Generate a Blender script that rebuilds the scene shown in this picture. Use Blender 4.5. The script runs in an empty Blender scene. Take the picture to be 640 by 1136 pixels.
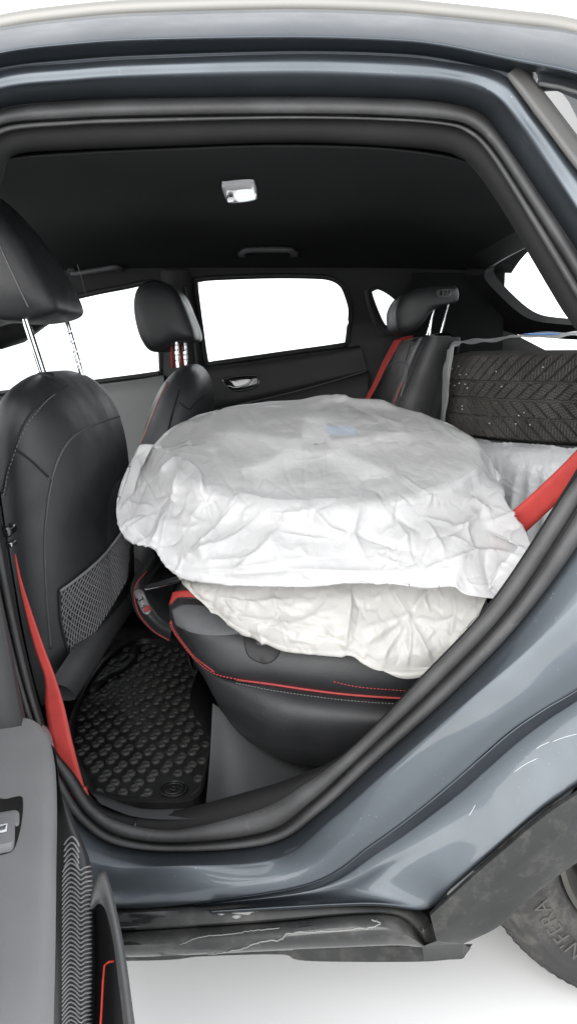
import bpy, bmesh, math, random
import numpy as np
from mathutils import Vector, Matrix
from mathutils.bvhtree import BVHTree

rng = np.random.default_rng(7)
random.seed(7)
scene = bpy.context.scene
COL = scene.collection

# ------------------------------------------------------------------ camera
CAMZ, TH, FPX = 1.08, math.radians(11.6), 820.0
cd = bpy.data.cameras.new('camera')
cd.sensor_fit = 'VERTICAL'; cd.sensor_height = 36.0; cd.lens = FPX / 1136.0 * 36.0
cd.clip_start = 0.02; cd.clip_end = 2000
cam = bpy.data.objects.new('camera', cd); COL.objects.link(cam)
cam.location = (0, 0, CAMZ); cam.rotation_euler = (math.pi / 2 - TH, 0, 0)
scene.camera = cam

# ------------------------------------------------------------------ overcast sky, soft sun, exposure
SUN_EL, SUN_AZ = math.radians(26), math.radians(200)     # azimuth: direction the light comes from (behind the camera)
w = bpy.data.worlds.new('World'); scene.world = w; w.use_nodes = True
nt = w.node_tree; nt.nodes.clear()
sk = nt.nodes.new('ShaderNodeTexSky'); sk.sky_type = 'NISHITA'; sk.sun_disc = False
sk.sun_elevation = SUN_EL; sk.sun_rotation = SUN_AZ; sk.air_density = 1.0; sk.dust_density = 1.0; sk.ozone_density = 1.0
hs = nt.nodes.new('ShaderNodeHueSaturation'); hs.inputs['Saturation'].default_value = 0.12
bg = nt.nodes.new('ShaderNodeBackground'); bg.inputs['Strength'].default_value = 0.15
wo = nt.nodes.new('ShaderNodeOutputWorld')
nt.links.new(sk.outputs[0], hs.inputs['Color']); cl = nt.nodes.new('ShaderNodeMix'); cl.data_type = 'RGBA'; cl.inputs[0].default_value = 0.75; cl.inputs[7].default_value = (2.75, 2.8, 2.88, 1)   # even cloud deck over the clear sky
nt.links.new(hs.outputs[0], cl.inputs[6]); nt.links.new(cl.outputs[2], bg.inputs[0]); nt.links.new(bg.outputs[0], wo.inputs[0])
sl = bpy.data.lights.new('sun', 'SUN'); sl.energy = 0.8; sl.angle = math.radians(60); sl.color = (1, 0.985, 0.96)
so = bpy.data.objects.new('sun', sl); COL.objects.link(so)
d = Vector((math.sin(SUN_AZ) * math.cos(SUN_EL), math.cos(SUN_AZ) * math.cos(SUN_EL), math.sin(SUN_EL)))
so.rotation_euler = (-d).to_track_quat('-Z', 'Y').to_euler(); so.location = (0, -3, 6)
vs = scene.view_settings
vs.view_transform = 'Standard'; vs.look = 'None'; vs.gamma = 1.0; vs.use_curve_mapping = False
vs.exposure = 2.1
scene.cycles.use_denoising = True
scene.cycles.max_bounces = 10; scene.cycles.transparent_max_bounces = 16

# ------------------------------------------------------------------ pixel -> place helpers (640 x 1136 photo pixels)
ct, st = math.cos(TH), math.sin(TH)
C = np.array([0, 0, CAMZ])
def ray(px, py):
    u = (px - 320) / FPX; v = (568 - py) / FPX
    return np.array([u, ct + v * st, v * ct - st])
def atY(px, py, Y): r = ray(px, py); return C + r * (Y / r[1])
def atX(px, py, X): r = ray(px, py); return C + r * (X / r[0])
def atZ(px, py, Z): r = ray(px, py); return C + r * ((Z - CAMZ) / r[2])
def onf(px, py, f, off=0.0):
    Y = 1.0
    for _ in range(12):
        p = atY(px, py, Y); Y = f(p[2]) + off
    return atY(px, py, Y)
AZ = [0.0, 0.25, 0.45, 0.70, 0.95, 1.15, 1.30, 1.42, 1.50, 1.6]
AY = [0.99, 0.99, 0.985, 0.975, 0.985, 1.02, 1.07, 1.12, 1.16, 1.2]
def fap(z): return float(np.interp(z, AZ, AY))            # plane of the near door aperture: leans in towards the roof
def ap(px, py, off=0.0): return onf(px, py, fap, off)
FZ = [0.0, 0.6, 1.05, 1.2, 1.36, 1.5]
FY = [2.56, 2.57, 2.60, 2.57, 2.50, 2.42]
def ffar(z): return float(np.interp(z, FZ, FY))
def far(px, py, off=0.0): return onf(px, py, ffar, off)

def cr(pts, n, closed=False):
    """Catmull-Rom through pts, n samples, uniform per control interval."""
    P = np.asarray(pts, float); k = len(P)
    if closed:
        t = np.arange(n) * k / n
    else:
        t = np.linspace(0, k - 1, n)
    i = np.floor(t).astype(int)
    if not closed: i = np.minimum(i, k - 2)
    f = (t - i)[:, None]
    if closed:
        g = lambda j: P[(i + j) % k]
        p0, p1, p2, p3 = g(-1), g(0), g(1), g(2)
    else:
        Q = np.vstack([2 * P[0] - P[1], P, 2 * P[-1] - P[-2]])
        p0, p1, p2, p3 = Q[i], Q[i + 1], Q[i + 2], Q[i + 3]
    return 0.5 * (2 * p1 + (p2 - p0) * f + (2 * p0 - 5 * p1 + 4 * p2 - p3) * f ** 2 + (3 * p1 - p0 - 3 * p2 + p3) * f ** 3)
def arc(pts, n):
    P = cr(pts, max(n * 4, 200)); L = np.r_[0, np.cumsum(np.linalg.norm(np.diff(P, axis=0), axis=1))]
    s = np.linspace(0, L[-1], n)
    return np.stack([np.interp(s, L, P[:, j]) for j in range(P.shape[1])], 1)

# ------------------------------------------------------------------ mesh helpers
def mk(name, V, F, mat, parent=None, smooth=True, sharp=None, bevel=None, subsurf=0, solid=None):
    me = bpy.data.meshes.new(name)
    me.from_pydata([tuple(map(float, v)) for v in V], [], [tuple(int(i) for i in f) for f in F])
    me.validate(); me.update()
    if mat: me.materials.append(mat)
    o = bpy.data.objects.new(name, me); COL.objects.link(o)
    if parent: o.parent = parent
    if smooth:
        me.polygons.foreach_set('use_smooth', [True] * len(me.polygons))
        if sharp: me.set_sharp_from_angle(angle=math.radians(sharp))
    if solid:
        m = o.modifiers.new('thickness', 'SOLIDIFY'); m.thickness = solid; m.offset = 0
    if bevel:
        m = o.modifiers.new('bevel', 'BEVEL'); m.width = bevel; m.segments = 2; m.limit_method = 'ANGLE'
    if subsurf:
        m = o.modifiers.new('sub', 'SUBSURF'); m.levels = subsurf; m.render_levels = subsurf
    return o
def gridF(n, m, cu=False, cv=False, off=0):
    F = []
    for i in range(n if cu else n - 1):
        for j in range(m if cv else m - 1):
            a = i * m + j; b = i * m + (j + 1) % m; c = ((i + 1) % n) * m + (j + 1) % m; e = ((i + 1) % n) * m + j
            F.append((a + off, b + off, c + off, e + off))
    return F
def loft(rows, nu, per=1, closed=False, linear=True):
    """rows of 3D control points -> grid (rows*per, nu)"""
    R = np.array([cr(r, nu, closed) for r in rows])
    if per > 1:
        k = len(R)
        if linear:
            t = np.linspace(0, k - 1, (k - 1) * per + 1); i = np.minimum(t.astype(int), k - 2); f = (t - i)[:, None, None]
            R = R[i] * (1 - f) + R[i + 1] * f
        else:
            R = cr(R.reshape(k, -1), (k - 1) * per + 1).reshape(-1, nu, 3)
    return R
def sheet(name, rows, nu, mat, parent, per=1, linear=True, closed=False, flip=False, **kw):
    R = loft(rows, nu, per, closed, linear); n, m, _ = R.shape
    F = gridF(n, m, False, closed)
    if flip: F = [f[::-1] for f in F]
    return mk(name, R.reshape(-1, 3), F, mat, parent, **kw)
def tubeVF(path, r, seg=8, closed=False, cap=True, off=0, up=(0, 0, 1)):
    P = np.asarray(path, float); n = len(P); V = []; F = []
    T = np.gradient(P, axis=0) if not closed else (np.roll(P, -1, 0) - np.roll(P, 1, 0))
    rr = np.full(n, r) if np.isscalar(r) else np.asarray(r)
    for i in range(n):
        t = T[i] / (np.linalg.norm(T[i]) + 1e-12)
        u = np.array(up, float)
        if abs(np.dot(u, t)) > 0.95: u = np.array([1.0, 0, 0]) if abs(t[0]) < .9 else np.array([0, 1.0, 0])
        a = np.cross(t, u); a /= np.linalg.norm(a); b = np.cross(a, t)
        for k in range(seg):
            q = 2 * math.pi * k / seg
            V.append(P[i] + rr[i] * (math.cos(q) * a + math.sin(q) * b))
    F = gridF(n, seg, closed, True, off)
    if cap and not closed:
        F.append(tuple(off + k for k in range(seg))[::-1]); F.append(tuple(off + (n - 1) * seg + k for k in range(seg)))
    return V, F
def tube(name, path, r, mat, parent, seg=8, closed=False, **kw):
    V, F = tubeVF(path, r, seg, closed); return mk(name, V, F, mat, parent, **kw)
class MB:
    def __init__(s): s.V = []; s.F = []
    def add(s, V, F):
        o = len(s.V); s.V += list(V); s.F += [tuple(i + o for i in f) for f in F]; return s
    def box(s, c, ax, h):
        c = np.asarray(c, float); A = [np.asarray(a, float) for a in ax]
        V = [c + sx * h[0] * A[0] + sy * h[1] * A[1] + sz * h[2] * A[2] for sx in (-1, 1) for sy in (-1, 1) for sz in (-1, 1)]
        return s.add(V, [(0, 1, 3, 2), (4, 6, 7, 5), (0, 4, 5, 1), (2, 3, 7, 6), (0, 2, 6, 4), (1, 5, 7, 3)])
    def tube(s, path, r, seg=6, closed=False):
        V, F = tubeVF(path, r, seg, closed); return s.add(V, F)
    def build(s, name, mat, parent=None, **kw): return mk(name, s.V, s.F, mat, parent, **kw)
I3 = np.eye(3)
def box(name, c, h, mat, parent, ax=I3, bevel=None, **kw):
    return MB().box(c, ax, h).build(name, mat, parent, smooth=bevel is not None, sharp=40, bevel=bevel, **kw)
def pillowVF(c, aw, as_, ad, outline, db, df, p=3.0, q=2.0, nr=14, na=72, c2=None):
    O = cr(outline, na, True); c2 = np.asarray(c2 if c2 is not None else O.mean(0))
    V = []; F = []
    rs = np.linspace(0, 1, nr) ** 0.8
    def pt(r, o, s):
        w2 = c2 + r * (o - c2); D = (db if s > 0 else df) * max(0.0, 1 - r ** p) ** (1 / q)
        return np.asarray(c) + w2[0] * aw + w2[1] * as_ + s * D * ad
    V.append(pt(0, O[0], 1))
    for r in rs[1:]:
        for o in O: V.append(pt(r, o, 1))
    for r in rs[::-1][1:-1]:
        for o in O: V.append(pt(r, o, -1))
    V.append(pt(0, O[0], -1))
    rows = 2 * nr - 3
    for k in range(na): F.append((0, 1 + k, 1 + (k + 1) % na))
    for i in range(rows - 1):
        for k in range(na):
            a = 1 + i * na + k; b = 1 + i * na + (k + 1) % na
            F.append((a, a + na, b + na, b))
    L = len(V) - 1
    for k in range(na): F.append((L, 1 + (rows - 1) * na + (k + 1) % na, 1 + (rows - 1) * na + k))
    return V, F
def bvh(o):
    me = o.data
    return BVHTree.FromPolygons([v.co.copy() for v in me.vertices], [tuple(p.vertices) for p in me.polygons])
def proj(px, py, b, lift=0.0):
    r = Vector(ray(px, py)).normalized()
    h = b.ray_cast(Vector(C), r)
    if h[0] is None: return None
    n = h[1] if h[1].dot(r) < 0 else -h[1]
    return np.array(h[0] + n * lift)
def projline(pts, n, b, lift=0.0, sp=True):
    P = cr(pts, n) if sp else np.array(pts, float)
    Q = [proj(x, y, b, lift) for x, y in P]
    return np.array([q for q in Q if q is not None])
def seam(name, pts, b, mat, parent, r=0.0015, n=40, lift=0.0):
    L = projline(pts, n, b, lift)
    return tube(name, L, r, mat, parent, seg=6)
def stitches(name, pts, b, mat, parent, step=0.007, r=0.0011, lift=0.0012, cross=0.0, n=400):
    """a row of thread stitches laid along a line traced on a surface"""
    L = projline(pts, n, b, lift)
    s = np.r_[0, np.cumsum(np.linalg.norm(np.diff(L, axis=0), axis=1))]
    m = MB(); a = 0.0
    while a + step * 0.62 < s[-1]:
        q = [np.array([np.interp(x, s, L[:, j]) for j in range(3)]) for x in (a, a + step * 0.31, a + step * 0.62)]
        m.tube(np.array(q), r, 5); a += step
    return m.build(name, mat, parent)

def empty(name, loc, label=None, cat=None, group=None, parent=None):
    o = bpy.data.objects.new(name, None); COL.objects.link(o); o.empty_display_size = 0.1
    if parent: o.parent = parent
    o.location = loc
    return tag(o, label, cat, group)
def tag(o, label=None, cat=None, group=None, kind=None):
    if label: o['label'] = label
    if cat: o['category'] = cat
    if group: o['group'] = group
    if kind: o['kind'] = kind
    return o
def part(name, parent): return empty(name, (0, 0, 0), parent=parent)

# ------------------------------------------------------------------ materials
def M(name, base, rough=0.5, metal=0.0, bump=None, var=None, rvar=None, coat=0.0, spec=0.5, dirt=None):
    m = bpy.data.materials.new(name); m.use_nodes = True; N = m.node_tree.nodes; L = m.node_tree.links
    b = N['Principled BSDF']
    b.inputs['Base Color'].default_value = (*base, 1); b.inputs['Roughness'].default_value = rough
    b.inputs['Metallic'].default_value = metal; b.inputs['Coat Weight'].default_value = coat
    b.inputs['Coat Roughness'].default_value = 0.04; b.inputs['Specular IOR Level'].default_value = spec
    tc = N.new('ShaderNodeTexCoord')
    col = None
    if var:
        n = N.new('ShaderNodeTexNoise'); n.inputs['Scale'].default_value = var[0]; n.inputs['Detail'].default_value = 6
        L.new(tc.outputs['Object'], n.inputs['Vector'])
        r = N.new('ShaderNodeMapRange'); r.inputs[1].default_value = .3; r.inputs[2].default_value = .7
        r.inputs[3].default_value = 1 - var[1]; r.inputs[4].default_value = 1 + var[1]; L.new(n.outputs['Fac'], r.inputs[0])
        x = N.new('ShaderNodeVectorMath'); x.operation = 'SCALE'; x.inputs[0].default_value = base; L.new(r.outputs[0], x.inputs['Scale'])
        col = x.outputs[0]; L.new(col, b.inputs['Base Color'])
    if dirt:      # dust of its own shape: colour, scale, threshold, amount
        n = N.new('ShaderNodeTexNoise'); n.inputs['Scale'].default_value = dirt[1]; n.inputs['Detail'].default_value = 9; n.inputs['Roughness'].default_value = .7
        L.new(tc.outputs['Object'], n.inputs['Vector'])
        r = N.new('ShaderNodeMapRange'); r.inputs[1].default_value = dirt[2]; r.inputs[2].default_value = dirt[2] + .15; r.inputs[4].default_value = dirt[3]
        L.new(n.outputs['Fac'], r.inputs[0])
        x = N.new('ShaderNodeMix'); x.data_type = 'RGBA'; L.new(r.outputs[0], x.inputs[0])
        if col: L.new(col, x.inputs[6])
        else: x.inputs[6].default_value = (*base, 1)
        x.inputs[7].default_value = (*dirt[0], 1); L.new(x.outputs[2], b.inputs['Base Color'])
    if rvar:
        n = N.new('ShaderNodeTexNoise'); n.inputs['Scale'].default_value = rvar[0]; n.inputs['Detail'].default_value = 5
        L.new(tc.outputs['Object'], n.inputs['Vector'])
        r = N.new('ShaderNodeMapRange'); r.inputs[1].default_value = .35; r.inputs[2].default_value = .65
        r.inputs[3].default_value = rvar[1]; r.inputs[4].default_value = rvar[2]; L.new(n.outputs['Fac'], r.inputs[0]); L.new(r.outputs[0], b.inputs['Roughness'])
    if bump:
        t = N.new('ShaderNodeTexVoronoi' if bump[0] == 'v' else 'ShaderNodeTexNoise'); t.inputs['Scale'].default_value = bump[1]
        if bump[0] != 'v': t.inputs['Detail'].default_value = 4
        L.new(tc.outputs['Object'], t.inputs['Vector'])
        bp = N.new('ShaderNodeBump'); bp.inputs['Strength'].default_value = bump[2]; bp.inputs['Distance'].default_value = bump[3]
        L.new(t.outputs[0], bp.inputs['Height']); L.new(bp.outputs[0], b.inputs['Normal'])
    return m
PAINT = M('metallic_paint', (0.062, 0.073, 0.084), 0.46, 0.75, coat=0.32, dirt=((0.2, 0.2, 0.195), 42, .63, .35), rvar=(9, .36, .5), bump=('n', 1400, .12, .0004))
def spots(m, base_scale, thr, col):
    N = m.node_tree.nodes; L = m.node_tree.links; b = N['Principled BSDF']; tc = N.new('ShaderNodeTexCoord')
    src = b.inputs['Base Color'].links[0].from_socket
    v = N.new('ShaderNodeTexVoronoi'); v.inputs['Scale'].default_value = base_scale; v.inputs['Randomness'].default_value = 1; L.new(tc.outputs['Object'], v.inputs['Vector'])
    n = N.new('ShaderNodeTexNoise'); n.inputs['Scale'].default_value = 6; L.new(tc.outputs['Object'], n.inputs['Vector'])
    a = N.new('ShaderNodeMapRange'); a.inputs[1].default_value = thr; a.inputs[2].default_value = thr * .6; L.new(v.outputs['Distance'], a.inputs[0])
    c = N.new('ShaderNodeMapRange'); c.inputs[1].default_value = .5; c.inputs[2].default_value = .62; L.new(n.outputs['Fac'], c.inputs[0])
    k = N.new('ShaderNodeMath'); k.operation = 'MULTIPLY'; L.new(a.outputs[0], k.inputs[0]); L.new(c.outputs[0], k.inputs[1])
    x = N.new('ShaderNodeMix'); x.data_type = 'RGBA'; L.new(k.outputs[0], x.inputs[0]); L.new(src, x.inputs[6]); x.inputs[7].default_value = (*col, 1); L.new(x.outputs[2], b.inputs['Base Color'])
spots(PAINT, 95, .10, (.17, .18, .185))
RUBBER = M('seal_rubber', (0.042, 0.042, 0.043), 0.62, bump=('n', 260, .25, .002), var=(14, .35), dirt=((0.17, 0.165, 0.15), 30, .6, .4))
TRIM = M('interior_plastic', (0.012, 0.012, 0.013), 0.62, bump=('v', 900, .25, .0006), var=(6, .2))
GREYTRIM = M('grey_plastic', (0.06, 0.061, 0.063), 0.55, bump=('v', 800, .3, .0006), dirt=((0.2, 0.195, 0.18), 60, .64, .4), var=(5, .15))
DOORTRIM = M('door_plastic', (0.24, 0.243, 0.247), 0.5, bump=('v', 900, .3, .0006), var=(7, .08))
DOORDARK = M('door_dark_plastic', (0.03, 0.03, 0.032), 0.55, bump=('v', 900, .3, .0006), var=(7, .15))
CLAD = M('cladding_plastic', (0.02, 0.0205, 0.0205), 0.6, bump=('n', 500, .15, .001), var=(5, .3), dirt=((0.08, 0.078, 0.07), 34, .5, .4), rvar=(6, .45, .7), spec=.3)
HEAD = M('headliner_cloth', (0.012, 0.0125, 0.013), 0.95, bump=('n', 900, .2, .0005), var=(4, .15), spec=.15)
LEATHER = M('black_leather', (0.02, 0.0205, 0.022), 0.42, bump=('v', 900, .3, .0009), var=(9, .25), rvar=(14, .36, .54))
LEATHER2 = M('dark_grey_leather', (0.026, 0.027, 0.029), 0.40, bump=('v', 900, .3, .0009), var=(7, .25), rvar=(14, .36, .52))
SHELL = M('seat_shell', (0.022, 0.0225, 0.024), 0.5, bump=('v', 700, .25, .0008), var=(6, .2))
FABRIC = M('grey_fabric', (0.11, 0.112, 0.118), 0.85, bump=('v', 900, .4, .0008), var=(30, .12))
CARPET = M('black_carpet', (0.02, 0.02, 0.02), 0.97, bump=('n', 700, .9, .003), var=(40, .4), dirt=((0.13, 0.12, 0.1), 90, .66, .5), spec=.1)
MATRUB = M('mat_rubber', (0.016, 0.016, 0.016), 0.45, bump=('n', 300, .15, .001), dirt=((0.11, 0.105, 0.095), 22, .56, .35), rvar=(18, .28, .6))
CHROME = M('chrome', (0.75, 0.76, 0.78), 0.12, 1.0, rvar=(40, .08, .2))
STEEL = M('dark_chrome', (0.25, 0.26, 0.27), 0.25, 1.0)
RED = M('red_webbing', (0.46, 0.045, 0.038), 0.62, bump=('n', 600, .3, .0008), var=(60, .08))
def webbing(m):
    N = m.node_tree.nodes; L = m.node_tree.links; b = N['Principled BSDF']; u = N.new('ShaderNodeUVMap'); src = b.inputs['Base Color'].links[0].from_socket
    w1 = N.new('ShaderNodeTexWave'); w1.inputs['Scale'].default_value = 7; w1.inputs['Distortion'].default_value = .3; L.new(u.outputs[0], w1.inputs['Vector'])
    sx = N.new('ShaderNodeSeparateXYZ'); L.new(u.outputs[0], sx.inputs[0])
    q = N.new('ShaderNodeMath'); q.operation = 'SUBTRACT'; q.inputs[1].default_value = .5; L.new(sx.outputs[0], q.inputs[0])
    z = N.new('ShaderNodeMath'); z.operation = 'ABSOLUTE'; L.new(q.outputs[0], z.inputs[0])
    e = N.new('ShaderNodeMapRange'); e.inputs[1].default_value = .42; e.inputs[2].default_value = .46; e.inputs[3].default_value = 1; e.inputs[4].default_value = .72; L.new(z.outputs[0], e.inputs[0])
    r = N.new('ShaderNodeMapRange'); r.inputs[3].default_value = .84; r.inputs[4].default_value = 1.08; L.new(w1.outputs['Fac'], r.inputs[0])
    k = N.new('ShaderNodeMath'); k.operation = 'MULTIPLY'; L.new(e.outputs[0], k.inputs[0]); L.new(r.outputs[0], k.inputs[1])
    v = N.new('ShaderNodeVectorMath'); v.operation = 'SCALE'; L.new(src, v.inputs[0]); L.new(k.outputs[0], v.inputs['Scale']); L.new(v.outputs[0], b.inputs['Base Color'])
webbing(RED)
REDTH = M('red_thread', (0.36, 0.05, 0.05), 0.75)
REDTRIM = M('red_trim_strip', (0.6, 0.04, 0.02), 0.4)  # red of the thin trim line in the door pocket
BLKTH = M('black_thread', (0.012, 0.012, 0.012), 0.8)
GREYTH = M('grey_thread', (0.14, 0.14, 0.14), 0.8)
TYRE = M('tyre_rubber', (0.018, 0.018, 0.0176), 0.7, bump=('n', 220, .3, .0015), var=(12, .35), dirt=((0.12, 0.11, 0.095), 16, .5, .45))
TYREB = M('worn_winter_tyre_rubber', (0.046, 0.043, 0.039), 0.8, bump=('n', 350, .4, .001), var=(18, .3), dirt=((0.15, 0.13, 0.105), 45, .58, .5))
RIM = M('rim_alloy', (0.34, 0.34, 0.34), 0.4, 0.9, var=(8, .15))
RIMD = M('rim_alloy_dark', (0.1, 0.097, 0.088), 0.45, 0.8, var=(8, .2))
WHITE = M('white_paper', (0.8, 0.8, 0.8), 0.6)
PLATEW = M('white_print', (0.75, 0.76, 0.8), 0.4)
GLOSSB = M('gloss_black', (0.01, 0.01, 0.011), 0.1, coat=.5)
NET = M('net_elastic', (0.16, 0.16, 0.165), 0.6)
STUDM = M('mat_stud_rubber', (0.055, 0.055, 0.053), 0.5, dirt=((0.14, 0.135, 0.12), 25, .52, .6), var=(60, .5))
LAMPW = M('lamp_lens', (0.78, 0.79, 0.8), 0.25, coat=.4)
UNDER = M('underbody', (0.02, 0.02, 0.02), 0.8, var=(8, .3))
GROUND = M('ground_pale', (0.96, 0.96, 0.96), 0.9, var=(3, .005))

def glassmat(name, tint, refl=0.08):
    m = bpy.data.materials.new(name); m.use_nodes = True; N = m.node_tree.nodes; L = m.node_tree.links; N.clear()
    o = N.new('ShaderNodeOutputMaterial'); mx = N.new('ShaderNodeMixShader'); t = N.new('ShaderNodeBsdfTransparent'); g = N.new('ShaderNodeBsdfGlossy')
    fr = N.new('ShaderNodeFresnel'); fr.inputs[0].default_value = 1.45
    t.inputs[0].default_value = (*tint, 1); g.inputs['Roughness'].default_value = 0.02
    L.new(fr.outputs[0], mx.inputs[0]); L.new(t.outputs[0], mx.inputs[1]); L.new(g.outputs[0], mx.inputs[2]); L.new(mx.outputs[0], o.inputs[0])
    return m
GLASS = glassmat('window_glass', (0.9, 0.92, 0.91))
DGLASS = M('privacy_glass', (0.02, 0.022, 0.024), 0.04, coat=.6, spec=.9)

def bagmat(name, base, opacity, transl=.35, scale=7.0, strength=.35, rough=.36, fine=1.0):
    m = bpy.data.materials.new(name); m.use_nodes = True; N = m.node_tree.nodes; L = m.node_tree.links
    b = N['Principled BSDF']; out = N['Material Output']
    b.inputs['Base Color'].default_value = (*base, 1); b.inputs['Roughness'].default_value = rough; b.inputs['Specular IOR Level'].default_value = .45
    tc = N.new('ShaderNodeTexCoord')
    n = N.new('ShaderNodeTexNoise'); n.inputs['Scale'].default_value = scale * .6; n.inputs['Detail'].default_value = 3
    L.new(tc.outputs['Object'], n.inputs['Vector'])
    mixv = N.new('ShaderNodeMix'); mixv.data_type = 'RGBA'; mixv.blend_type = 'LINEAR_LIGHT'; mixv.inputs[0].default_value = .18
    L.new(tc.outputs['Object'], mixv.inputs[6]); L.new(n.outputs['Color'], mixv.inputs[7])
    hts = []
    for q_, (sc, wgt) in enumerate(((scale * .8, 1.0), (scale * 1.9, .5 * fine), (scale * 4.2, .22 * fine))):
        mp = N.new('ShaderNodeMapping'); mp.inputs['Rotation'].default_value = (.4 * q_, .7 * q_ + .3, .9 + q_); mp.inputs['Scale'].default_value = (1.0, .45, 1.0)
        L.new(tc.outputs['Object'], mp.inputs[0])
        v = N.new('ShaderNodeTexNoise'); v.inputs['Scale'].default_value = sc; v.inputs['Detail'].default_value = 1.5; v.inputs['Distortion'].default_value = .35
        L.new(mp.outputs[0], v.inputs['Vector'])
        z = N.new('ShaderNodeMath'); z.operation = 'SUBTRACT'; z.inputs[1].default_value = .5; L.new(v.outputs['Fac'], z.inputs[0])
        y = N.new('ShaderNodeMath'); y.operation = 'ABSOLUTE'; L.new(z.outputs[0], y.inputs[0])
        q = N.new('ShaderNodeMath'); q.operation = 'MULTIPLY'; q.inputs[1].default_value = wgt * 4; L.new(y.outputs[0], q.inputs[0]); hts.append(q.outputs[0])
    a = hts[0]
    for h in hts[1:]:
        q = N.new('ShaderNodeMath'); q.operation = 'ADD'; L.new(a, q.inputs[0]); L.new(h, q.inputs[1]); a = q.outputs[0]
    bp = N.new('ShaderNodeBump'); bp.inputs['Strength'].default_value = strength; bp.inputs['Distance'].default_value = .02
    L.new(a, bp.inputs['Height']); L.new(bp.outputs[0], b.inputs['Normal'])
    tr = N.new('ShaderNodeBsdfTranslucent'); tr.inputs[0].default_value = (*base, 1); L.new(bp.outputs[0], tr.inputs['Normal'])
    m1 = N.new('ShaderNodeMixShader'); m1.inputs[0].default_value = transl; L.new(b.outputs[0], m1.inputs[1]); L.new(tr.outputs[0], m1.inputs[2])
    tp = N.new('ShaderNodeBsdfTransparent'); m2 = N.new('ShaderNodeMixShader'); m2.inputs[0].default_value = opacity
    L.new(tp.outputs[0], m2.inputs[1]); L.new(m1.outputs[0], m2.inputs[2]); L.new(m2.outputs[0], out.inputs[0])
    return m
BAG = bagmat('white_film', (0.76, 0.76, 0.765), .76, strength=.16, rough=.24, scale=11)
BAG2 = bagmat('white_film_thick', (0.68, 0.67, 0.64), .84, scale=11, strength=.14, rough=.22)
BAG4 = bagmat('clear_film_edge', (0.88, 0.9, 0.9), .93, scale=14, strength=.3, rough=.22)
BAG3 = bagmat('thin_grey_film', (0.86, 0.88, 0.9), .8, scale=14, strength=.3, rough=.25)

# ------------------------------------------------------------------ ground
mk('ground', [(-300, -300, 0), (300, -300, 0), (300, 300, 0), (-300, 300, 0)], [(0, 1, 2, 3)], GROUND)['kind'] = 'structure'

# ================================================================== THE CAR
car = empty('car', (0.2, 1.85, 0), 'grey blue hatchback with its rear door open, black leather seats and red belts inside', 'car')
car.location = (0, 0, 0)

# ---- loops round the rear door aperture, traced clockwise from the top front corner
L3 = [(-30,160),(0,122),(80,112),(160,109),(320,107),(430,109),(500,115),(535,128),(555,152),(591,205),(640,280),(690,370),(702,450),(685,530),(640,606),(575,693),(500,771),(412,850),(356,901),(300,936),(200,945),(130,938),(92,915),(66,880),(33,808),(2,690),(-30,520),(-45,350),(-46,230)]
L2 = [(-18,172),(0,141),(80,133),(160,130),(320,128),(430,130),(495,135),(522,143),(546,165),(580,216),(640,312),(675,380),(684,450),(668,515),(640,564),(568,673),(492,755),(404,838),(345,893),(296,926),(200,937),(135,930),(99,908),(74,872),(41,806),(9,690),(-22,520),(-35,350),(-34,240)]
L1 = [(-12,178),(4,148),(80,139),(160,136),(320,132),(430,134),(492,139),(518,148),(540,169),(574,222),(632,320),(668,382),(676,450),(658,505),(628,545),(550,663),(470,750),(388,832),(332,874),(288,898),(200,920),(140,914),(105,895),(82,862),(50,812),(18,690),(-12,520),(-26,350),(-26,245)]
L0 = [(2,200),(17,172),(80,166),(160,163),(320,158),(430,162),(485,167),(508,174),(528,190),(562,240),(620,338),(654,390),(664,450),(650,498),(624,545),(547,663),(467,750),(384,833),(326,862),(284,876),(200,898),(146,900),(108,890),(84,858),(54,812),(22,690),(-6,520),(-16,350),(-14,260)]
L4 = [(-52,125),(0,98),(80,89),(160,84),(320,80),(430,83),(505,89),(548,104),(578,138),(612,188),(655,255),(710,350),(732,450),(718,560),(668,642),(596,715),(515,783),(428,858),(366,912),(305,956),(200,962),(135,964),(84,950),(46,900),(12,820),(-22,690),(-55,520),(-70,350),(-70,220)]
L5 = [(-72,110),(0,79),(80,70),(160,65),(320,60),(430,62),(490,68),(558,83),(594,130),(630,178),(680,245),(740,345),(765,450),(755,590),(715,700),(640,766),(568,809),(480,887),(412,937),(345,980),(200,1004),(125,1007),(60,1000),(10,930),(-20,840),(-55,700),(-85,520),(-100,350),(-98,205)]
NL = 320
def loop(px, off): return [ap(x, y, off) for x, y in px]
ST = len(L3)
def vary(px, offs): return [ap(x, y, o) for (x, y), o in zip(px, offs)]
o4 = [-.05] + [-.062] * 10 + [-.055, -.045, -.038, -.034] + [-.03] * 7 + [-.035] * 7
o5 = [o - .008 for o in o4[:12]] + [-.052] * 3 + [-.05] * 7 + [-.05] * 7
def mid(a, b, f=.5): return [((1 - f) * p[0] + f * q[0], (1 - f) * p[1] + f * q[1]) for p, q in zip(a, b)]
FTRIM = M('frame_trim_cloth', (.011, .011, .0115), .85, bump=('n', 700, .3, .0006), var=(6, .2), spec=.25)
sheet('door_frame_trim', [loop(L0, .09), loop(L0, .045), loop(mid(L0, L1, .5), .022), loop(L1, .016)], NL, FTRIM, car, per=2, closed=True, linear=False)
sheet('door_seal', [loop(L1, .016), loop(mid(L1, L2, .25), .003), loop(mid(L1, L2, .82), .004), loop(mid(L1, L2, .93), .03), loop(mid(L2, L3, .05), .03), loop(mid(L2, L3, .16), -.004), loop(mid(L2, L3, .55), -.012), loop(mid(L2, L3, .9), -.006), loop(L3, .006)], NL, RUBBER, car, closed=True)
mo = lambda f: [o * f for o in o4]
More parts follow.
